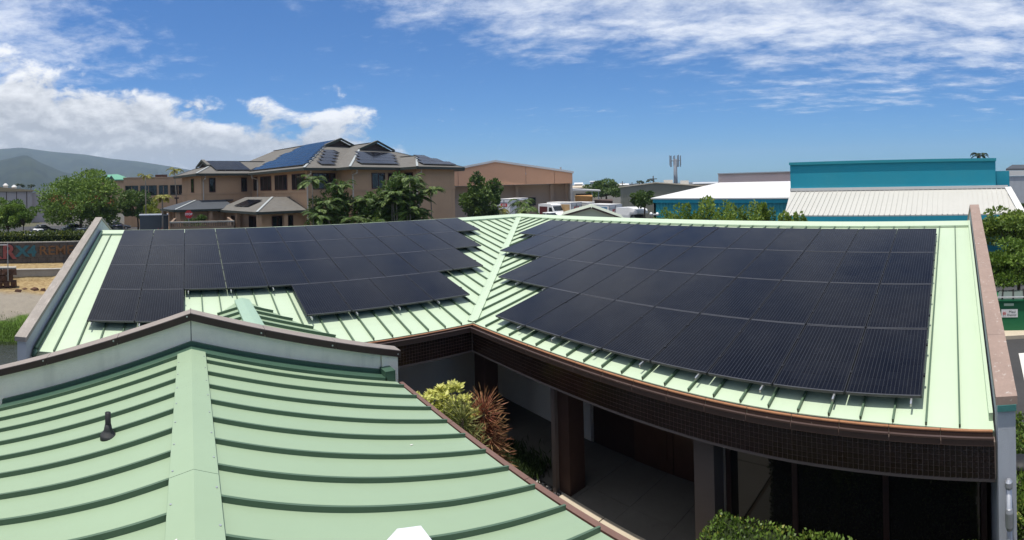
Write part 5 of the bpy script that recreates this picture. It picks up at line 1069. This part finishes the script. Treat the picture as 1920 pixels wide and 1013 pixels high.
fp = thing('fence_post', 'thin galvanised post and rail at the left edge above the rubble wall', 'post', ch(33.4, -1.35, 0)); local(MB().tube([(0, 0, .0), (0, 0, 2.55)], .035, 8), 'post', M_GALV, fp); b_ = -tdir*6; local(MB().tube([(0, 0, 2.45), (b_.x, b_.y, 2.45)], .025, 8), 'rail', M_GALV, fp)
q2 = np.random.default_rng(15); n = 16000; s_ = 26.6+1.6*q2.random(n)+.5*q2.normal(size=n); t_ = -14+16*q2.random(n); zz = np.interp(s_, [26.3, 27.2, 28.3, 29.4], [-2.4, -2.05, -1.62, -1.2]); P = np.array([tuple(ch(a, b, c+.08)) for a, b, c in zip(s_, t_, zz)])
tag(leaves('bank_grass', P, np.stack([q2.normal(size=n)*.4, q2.normal(size=n)*.4, np.ones(n)], 1), .17*(.6+.7*q2.random(n)), leafmat('bank_grass_blade', [(.03, .06, .01), (.07, .12, .02), (.13, .19, .035)]), None, q2.random(n), .14, .02), 'bright green grass on the bank above the channel water', 'grass', kind='stuff')
# container, breeze-block garden wall, stop sign, lamp post
f = FR(294, 50); ct = thing('grey_container', 'dark grey corrugated container beyond the left ridge', 'container'); zt = f.z(294, 404.5); x0, x1 = f.x(261), f.x(326)
cb = MB().box(x0, x1, 0, 2.4, 0, zt, f.M).build('body', mat('slate_container_paint', (.10, .115, .125), .6, .3, var=.1), ct); MB().box(x0-.08, x1+.08, -.08, 2.5, zt+.002, zt+.1, f.M).build('top_rail', M_GALV, ct)
for k in range(15): x = x0+.15+k*(x1-x0-.3)/14; MB().box(x-.05, x+.05, -.05, -.002, .1, zt-.1, f.M).build('rib', mat('slate_container_paint', (.1, .115, .125)), cb)
f = FR(372, 39); bw = thing('breeze_block_wall', 'brown garden wall with pierced blocks in front of the tan house', 'wall'); zt = f.z(372, 415); x0, x1 = f.x(318), f.x(437)
M_GBW = mat('brown_block_wall', (.22, .155, .11), .9, .2, var=.15, vscale=1.5)
MB().box(x0, x1, 0, .2, 0, zt-.42, f.M).build('wall', M_GBW, bw)
nb = 28
for k in range(nb+1): x = x0+k*(x1-x0)/nb; MB().box(x-.05, x+.05, 0, .2, zt-.418, zt-.122, f.M).build('pierced_block', M_GBW, bw)
MB().box(x0-.05, x1+.05, -.04, .24, zt-.12, zt, f.M).build('wall_cap', M_CONC, bw); MB().box(x0, x0+.2, .21, 5, 0, zt-.1, f.M).box(x1-.2, x1, .21, 5, 0, zt-.1, f.M).build('side_walls', M_GBW, bw) if False else None
for xx in (x0, x1-.2): MB().box(xx, xx+.2, .26, 6, 0, zt-.02, f.M).build('return_wall', M_GBW, bw)
hedge_o = tree('rounded_bush', 'dark rounded bush behind the red stop sign', 'bush', W(368, 43), Z(368, 401, 43), (1.3, 1.3, 1.3), M_TREE2, M_BARK, 2600, 20, .2, .05, 90, low=-.9)
st = thing('stop_sign', 'red octagonal stop sign on a thin post before the tan house', 'sign', W(353, 42)); zc_ = Z(353, 402, 42); a = azi(353); SM = Matrix.Rotation(-a, 4, 'Z')
local(MB().tube([(0, 0, 0), (0, 0, zc_+.3)], .03, 8), 'post', M_GALV, st)
oc = [(.36*math.cos(R(22.5+45*k)), -.05, zc_+.36*math.sin(R(22.5+45*k))) for k in range(8)]; pl_ = MB().prism([SM @ Vector(p) for p in oc], SM @ Vector((0, .015, 0))); local(pl_, 'sign_plate', mat('stop_red', (.55, .02, .02), .45), st)
text_mesh('letters', 'STOP', .26, M_WHITE, st, SM @ Matrix.Translation((0, -.056, zc_)) @ Matrix.Rotation(R(90), 4, 'X'), .002, .008)
lp = thing('lamp_post', 'thin dark lamp post between the palms and the tan house', 'lamp post', W(331, 55)); zt = Z(331, 373, 55); local(MB().tube([(0, 0, 0), (0, 0, zt)], [.08, .06], 8), 'pole', M_DARKBROWN, lp); local(MB().box(-.25, .25, -.25, .25, zt, zt+.18), 'lamp_head', M_DARKBROWN, lp)

# ================================================================== antenna mast and utility poles
d_ = 150; am = thing('antenna_mast', 'grey monopole antenna mast with panel array above the skyline', 'mast', W(1267, d_)); zt, zb2 = Z(1267, 292, d_), Z(1267, 311, d_)
M_MAST = mat('weathered_mast_steel', (.20, .22, .25), .6, .4, var=.1); a = azi(1267); local(MB().tube([(0, 0, 0), (0, 0, zt-1.0)], [.75, .5], 12), 'pole', M_MAST, am, True)
plat = MB().tube([(1.5*math.cos(2*math.pi*k/24), 1.5*math.sin(2*math.pi*k/24), zt-1.6) for k in range(25)], .08, 6); local(plat, 'ring_platform', M_MAST, am)
for k in range(3): an = 2*math.pi*k/3+.4; local(MB().tube([(0, 0, zt-1.6), (1.5*math.cos(an), 1.5*math.sin(an), zt-1.6)], .09, 6), 'bracket', M_MAST, am)
for k in range(9):
    an = 2*math.pi*k/9+.15; x, y = 1.75*math.cos(an), 1.75*math.sin(an); Mx = Matrix.Translation((x, y, 0)) @ Matrix.Rotation(an, 4, 'Z'); local(MB().box(-.07, .07, -.12, .12, zb2-.35+.4*(k % 2), zt+.15*(k % 3 == 0), Mx), 'antenna_panel', M_MAST, am)
for i, (px, py, d_, lab) in enumerate(((1225, 330, 130, 'utility pole rising left of the grey shed peak'), (1127, 338, 180, 'far utility pole above the spreading tree, leftmost'), (1167, 340, 185, 'far utility pole above the white skyline roof'), (1185, 342, 190, 'far utility pole just left of the tiny palms'))):
    up = thing('utility_pole', lab, 'utility pole', W(px, d_), 'utility poles on the skyline'); h = Z(px, py, d_); local(MB().tube([(0, 0, 0), (0, 0, h)], [.2, .14], 6), 'pole', M_BARK, up); Mx = Matrix.Rotation(-azi(px)+.5, 4, 'Z'); local(MB().box(-1.1, 1.1, -.08, .08, h-.9, h-.7, Mx), 'crossarm', M_BARK, up)

# ================================================================== vehicles
def wheel(p, x, y, r=.33, w_=.22):
    t = local(MB().tube([(x, y-w_/2, r), (x, y+w_/2, r)], r, 16), 'wheel', M_BLACK, p); s = 1 if y > 0 else -1; local(MB().tube([(x, y+s*w_*.5, r), (x, y+s*(w_*.5+.012), r)], r*.6, 12), 'rim', M_GALV, t)
def body_loft(secs):
    """secs: list of (x, half width bottom, half width top, z bottom, z top) -> closed hull"""
    mb = MB(); n0 = 0
    for (x, wb, wt, z0, z1) in secs: mb.v += [(x, -wb*.96, z0), (x, wb*.96, z0), (x, wb, z0+(z1-z0)*.35), (x, wt, z1), (x, -wt, z1), (x, -wb, z0+(z1-z0)*.35)]
    for i in range(len(secs)-1):
        for k in range(6): a, b = i*6+k, i*6+(k+1) % 6; mb.f.append((a, b, b+6, a+6))
    mb.f.append(tuple(range(5, -1, -1))); e = (len(secs)-1)*6; mb.f.append(tuple(range(e, e+6))); return mb
def car(label, loc, rz, col, kind='sedan', group='cars in the parking lot'):
    t = thing('parked_car', label, 'car', loc, group, rz); m = mat('car_paint_%d_%d_%d' % tuple(int(c*999) for c in col), col, .25, .5, coat=.6)
    bd = local(body_loft([(-2.2, .72, .66, .42, .78), (-2.1, .84, .78, .26, .92), (-1.3, .89, .84, .22, .97), (.7, .89, .84, .22, .95), (1.6, .87, .80, .24, .84), (2.1, .80, .72, .3, .72), (2.22, .66, .6, .4, .62)]), 'body', m, t, True)
    ro, re = (1.46, -1.6) if kind == 'sedan' else (1.68, -2.0)
    local(body_loft([(re, .80, .70, .93, .97), (re+.55, .80, .62, .93, ro-.06), (.1, .80, .62, .93, ro-.03), (.95, .80, .72, .93, .96)]), 'glasshouse', M_CARGLASS, t, True)
    local(body_loft([(re+.45, .64, .58, ro-.09, ro-.03), (re+.7, .655, .60, ro-.09, ro), (-.1, .655, .60, ro-.07, ro), (.2, .64, .57, ro-.09, ro-.035)]), 'roof', m, t, True)
    for x in (-1.35, 1.35):
        for y in (-.8, .8): wheel(t, x, y)
    for y in (-.58, .58): local(MB().box(2.12, 2.2, y-.14, y+.14, .58, .68), 'headlight', M_WHITE, t); local(MB().box(-2.19, -2.1, y-.14, y+.14, .66, .78), 'tail_light', mat('red_lens', (.3, .01, .01), .2), t)
    return t
ra = math.atan2(tdir.y, tdir.x)
car('white car with only its roof showing above the hedge, nearer the left', ch(63.5, 1.9, 0), ra+.05, (.75, .75, .76)); car('silver grey car beside the white one behind the hedge', ch(63.5, 7.6, 0), ra, (.36, .38, .42))
car('black car parked at the far left edge under the bushy tree', ch(65, -5.6, 0), ra+.3, (.02, .021, .022), 'suv'); car('dark blue car parked under the big flowering tree', ch(66, 12.5, 0), ra+1.3, (.02, .03, .09), 'suv')
car('black car in the shade left of the tree trunk', ch(73, 2.6, 0), ra+.1, (.03, .03, .032)); car('grey-green car in shade beside the black one near the trunk', ch(74, 7.4, 0), ra+.2, (.16, .19, .18)); car('dark car in the shade right of the big trunk', ch(78, 14.5, 0), ra, (.04, .045, .05))
def van(label, loc, rz):
    t = thing('delivery_van', label, 'van', loc, None, rz); m = M_WHITE
    local(body_loft([(-2.9, .98, .92, .4, 2.65), (-2.8, 1.0, .95, .35, 2.72), (.6, 1.0, .95, .35, 2.72), (.95, 1.0, .93, .35, 2.55)]), 'cargo_body', m, t); local(body_loft([(.9, 1.0, .92, .35, 2.5), (1.45, 1.0, .86, .35, 1.75), (1.75, .99, .88, .35, 1.3), (2.6, .94, .84, .38, 1.08), (2.75, .8, .7, .45, .85)]), 'cab', m, t)
    local(MB().hexa([(1.02, -.80, 2.36), (1.02, .80, 2.36), (1.52, .82, 1.66), (1.52, -.82, 1.66), (1.08, -.80, 2.40), (1.08, .80, 2.40), (1.56, .82, 1.70), (1.56, -.82, 1.70)]), 'windscreen', M_CARGLASS, t)
    for y in (-1, 1):
        local(MB().hexa([(.2, y*1.0, 1.5), (1.3, y*1.0, 1.5), (1.3, y*1.006, 1.52), (.2, y*1.006, 1.52), (.2, y*.965, 2.2), (.95, y*.965, 2.2), (.95, y*.972, 2.2), (.2, y*.972, 2.2)]), 'side_window', M_CARGLASS, t)
        local(MB().hexa([(-2.5, y*1.003, .95), (-.25, y*1.003, .95), (-.25, y*1.01, .95), (-2.5, y*1.01, .95), (-2.5, y*.975, 2.3), (-.25, y*.975, 2.3), (-.25, y*.982, 2.3), (-2.5, y*.982, 2.3)]), 'side_graphic', mat('dark_red_graphic', (.10, .02, .02), .5, var=.6, vscale=2), t)
        local(MB().box(2.6, 2.76, y*.62-.13, y*.62+.13, .78, .95), 'headlight', M_GALV, t)
        for x in (-1.9, 1.75): wheel(t, x, y*.9, .38)
    return t
cdir = lambda px: -azi(px)
def yaw_to_cam(px, off=0): return -azi(px)-math.pi/2+off           # nose (+x) pointing at the camera, then turned
van('white high-roof delivery van with dark red side graphic in the loading yard', W(1036, 79), yaw_to_cam(1036, .62))
pu = thing('pickup_truck', 'white pickup truck in front of the delivery van', 'pickup', W(1030, 71.5), None, yaw_to_cam(1030, .8)); 
local(body_loft([(-2.5, .85, .82, .5, 1.0), (-.6, .9, .86, .45, 1.05), (.9, .9, .86, .45, 1.05), (2.3, .88, .8, .48, 1.0), (2.5, .8, .72, .55, .85)]), 'body', M_WHITE, pu); local(body_loft([(-.9, .82, .72, 1.0, 1.1), (-.75, .82, .68, 1.0, 1.72), (.35, .82, .68, 1.0, 1.74), (.95, .82, .76, 1.0, 1.08)]), 'cabin', M_CARGLASS, pu); local(body_loft([(-.85, .7, .66, 1.66, 1.78), (.3, .7, .66, 1.68, 1.8), (.42, .68, .62, 1.66, 1.72)]), 'roof', M_WHITE, pu)
for y in (-1, 1): local(MB().box(-.12, -.02, y*.77-.03, y*.77+.06*y if y > 0 else y*.77+.03, 1.02, 1.7), 'pillar', M_WHITE, pu)
for x in (-1.6, 1.6):
    for y in (-.82, .82): wheel(pu, x, y, .37)
def trailer(label, pxl, pxr, px_c, top_, d_, side_col, turn, ln=6.0):
    t = thing('box_trailer', label, 'trailer', W(px_c, d_), 'box trailers in the loading yard', yaw_to_cam(px_c, turn)); h = Z(px_c, top_, d_)
    bx_ = local(MB().box(-ln, 0, -1.2, 1.2, .9, h), 'box', M_WHITE, t); local(MB().box(-ln-.02, .02, -1.23, 1.23, h+.002, h+.06), 'roof', M_WHITEMETAL, t)
    local(MB().box(.003, .02, -.55, .55, h-1.1, h-.62), 'logo_panel', mat('red_logo', (.5, .03, .025), .5, var=.5, vscale=5), bx_); local(MB().box(.021, .025, -.35, .35, h-.92, h-.8), 'logo_stripe', M_WHITE, bx_)
    for y in (-1.12, -.05, .05, 1.12): local(MB().box(.003, .04, y-.03, y+.03, .95, h-.1), 'door_bar', M_GALV, bx_)
    for zz in (1.1, 1.7, h-.45): local(MB().box(.003, .05, -1.1, 1.1, zz, zz+.04), 'hinge_bar', M_GALV, bx_)
    for y in (-1, 1): local(MB().box(-ln+.4, -.3, y*1.2+(.003 if y > 0 else -.015), y*1.2+(.015 if y > 0 else -.003), 1.3, h-.25), 'side_graphic', side_col, bx_)
    local(MB().box(-ln, 0, -1.15, 1.15, .78, .895), 'chassis', M_BLACK, t)
    for y in (-1.0, 1.0): wheel(t, -1.2, y, .45); wheel(t, -2.3, y, .45)
trailer('white box trailer with red logo and tan side graphic in the loading yard', 1067, 1108, 1080, 380, 78, mat('tan_graphic', (.42, .27, .13), .6, var=.25, vscale=1.5), .75)
trailer('white box trailer with red logo and blue painted side near the grey shed', 1140, 1190, 1153, 384, 66, mat('blue_mural', (.12, .26, .42), .6, var=.8, vscale=1.2), .7, 5.0)
trailer('plain white box trailer half hidden behind the first in the yard', 1110, 1122, 1112, 380, 88, mat('plain_side', (.6, .6, .58), .6), .6)
trailer('white truck box partly hidden by the shaggy tree at the warehouse', 925, 954, 944, 374, 74, mat('plain_side', (.6, .6, .58), .6), -.5)
cp = thing('camper_truck', 'white camper truck with dark windscreen near the round street tree', 'truck', W(1192, 60), None, yaw_to_cam(1192, .75))
local(body_loft([(-2.6, .98, .94, .5, 1.3), (-.2, .98, .94, .5, 1.3), (1.0, .96, .9, .5, 1.25), (2.3, .92, .82, .5, 1.05), (2.45, .8, .7, .55, .85)]), 'body', M_WHITE, cp); local(body_loft([(-2.7, 1.05, 1.0, 1.31, 2.75), (-.3, 1.05, 1.0, 1.31, 2.8), (.0, 1.05, .98, 1.95, 2.78), (1.0, 1.0, .9, 2.0, 2.55), (1.15, .9, .8, 2.1, 2.35)]), 'camper_box', M_WHITE, cp); local(body_loft([(-.28, .88, .8, 1.28, 1.9), (.35, .88, .78, 1.26, 1.88), (1.05, .88, .82, 1.22, 1.3)]), 'cab_glass', M_CARGLASS, cp)
for x in (-1.6, 1.6):
    for y in (-.85, .85): wheel(cp, x, y, .38)
for i, (px, d_, lab) in enumerate(((1060, 82, 'rusty brown skip beside the delivery van'), (1094, 96, 'orange-brown machinery load under the white canopy'), (1131, 80, 'stack of dark brown crates between the two trailers'))):
    f = FR(px, d_); o = thing('yard_skip', lab, 'skip', W(px, d_)); hh = (2.1, 3.6, 3.2)[i]; w_ = (1.1, 1.5, 1.3)[i]; col = mat('rust_brown_%d' % i, ((.17, .075, .035), (.36, .19, .06), (.075, .045, .035))[i], .8, var=.4, vscale=2); Mx = Matrix.Rotation(-azi(px), 4, 'Z')
    local(MB().hexa([(-w_, -.8, 0), (w_, -.8, 0), (w_, .8, 0), (-w_, .8, 0), (-w_*1.15, -.95, hh), (w_*1.15, -.95, hh*.93), (w_*1.1, .95, hh), (-w_*1.1, .95, hh)], Mx), 'bin_body', col, o); local(MB().box(-w_*1.2, w_*1.2, -1.0, -.9, hh*.55, hh*.62, Mx), 'rib', col, o)
# dumpster
f = FR(1900, 17.7); du = thing('dumpster', 'green metal dumpster with white label beside the right parapet', 'dumpster'); M_DU = mat('dumpster_green', (.012, .14, .055), .5, .4, var=.15, vscale=2)
x0, x1 = f.x(1866), f.x(1866)+2.0; zt = 1.18
db = MB().box(x0, x1, 0, 1.4, .12, zt, f.M).build('body', M_DU, du); MB().box(x0-.03, x1+.03, -.04, 1.44, zt+.002, zt+.07, f.M).build('rim', M_DU, du); MB().box(x0, x1, .05, 1.4, .1, .118, f.M).build('base', M_BLACK, du)
MB().box(x0+.03, x1-.03, .05, 1.38, zt+.075, zt+.11, f.M).build('lid', mat('grey_green_lid', (.11, .14, .13), .6), du)
for k in range(5): x = x0+.2+k*.4; MB().box(x-.03, x+.03, -.0, 1.4, zt+.112, zt+.14, f.M).build('lid_rib', M_BLACK, du)
MB().tube([f.p(x0, -.08, zt+.2), f.p(x1, -.08, zt+.2)], .02, 6).build('lift_bar', M_GALV, du)
lbp = MB().box(x0+.16, x0+.76, -.014, -.003, .62, .92, f.M).build('label_plate', M_WHITE, du); MB().box(x0+.26, x0+.62, -.014, -.003, 1.04, 1.13, f.M).build('small_plate', mat('pale_green_label', (.45, .6, .45), .6), du)
TM = lambda x, z: f.M @ Matrix.Translation((x, -.018, z)) @ Matrix.Rotation(R(90), 4, 'X')
text_mesh('print', 'Maui', .13, M_BLACK, lbp, TM(x0+.56, .82), .001); text_mesh('print', 'Disposal', .10, M_BLACK, lbp, TM(x0+.54, .71), .001)
for k in range(6): a = k*math.pi/3; MB().tube([f.p(x0+.27+.015*math.cos(a), -.017, .77+.015*math.sin(a)), f.p(x0+.27+.06*math.cos(a), -.017, .77+.06*math.sin(a))], [.006, .018], 6).build('petal', mat('red_print', (.5, .05, .04)), lbp)
for x in (x0+.15, x1-.15): MB().tube([f.p(x, .05, .06), f.p(x, .13, .06)], .06, 10).build('caster', M_BLACK, du)

# ================================================================== sea-level haze
hz = MB().box(-4600, 4600, -4600, 4600, -6, 300).build('haze', mat('unused_haze', (1, 1, 1))); tag(hz, kind='stuff')
hm = bpy.data.materials.new('pale_blue_haze'); hm.use_nodes = True; ht = NT(hm.node_tree); pv_ = ht.new('ShaderNodeVolumePrincipled'); pv_.inputs['Color'].default_value = (.62, .80, 1.0, 1); pv_.inputs['Density'].default_value = 1.9e-4; pv_.inputs['Anisotropy'].default_value = .2
ho = ht.new('ShaderNodeOutputMaterial'); ht.l.new(pv_.outputs[0], ho.inputs['Volume']); hz.data.materials.clear(); hz.data.materials.append(hm)
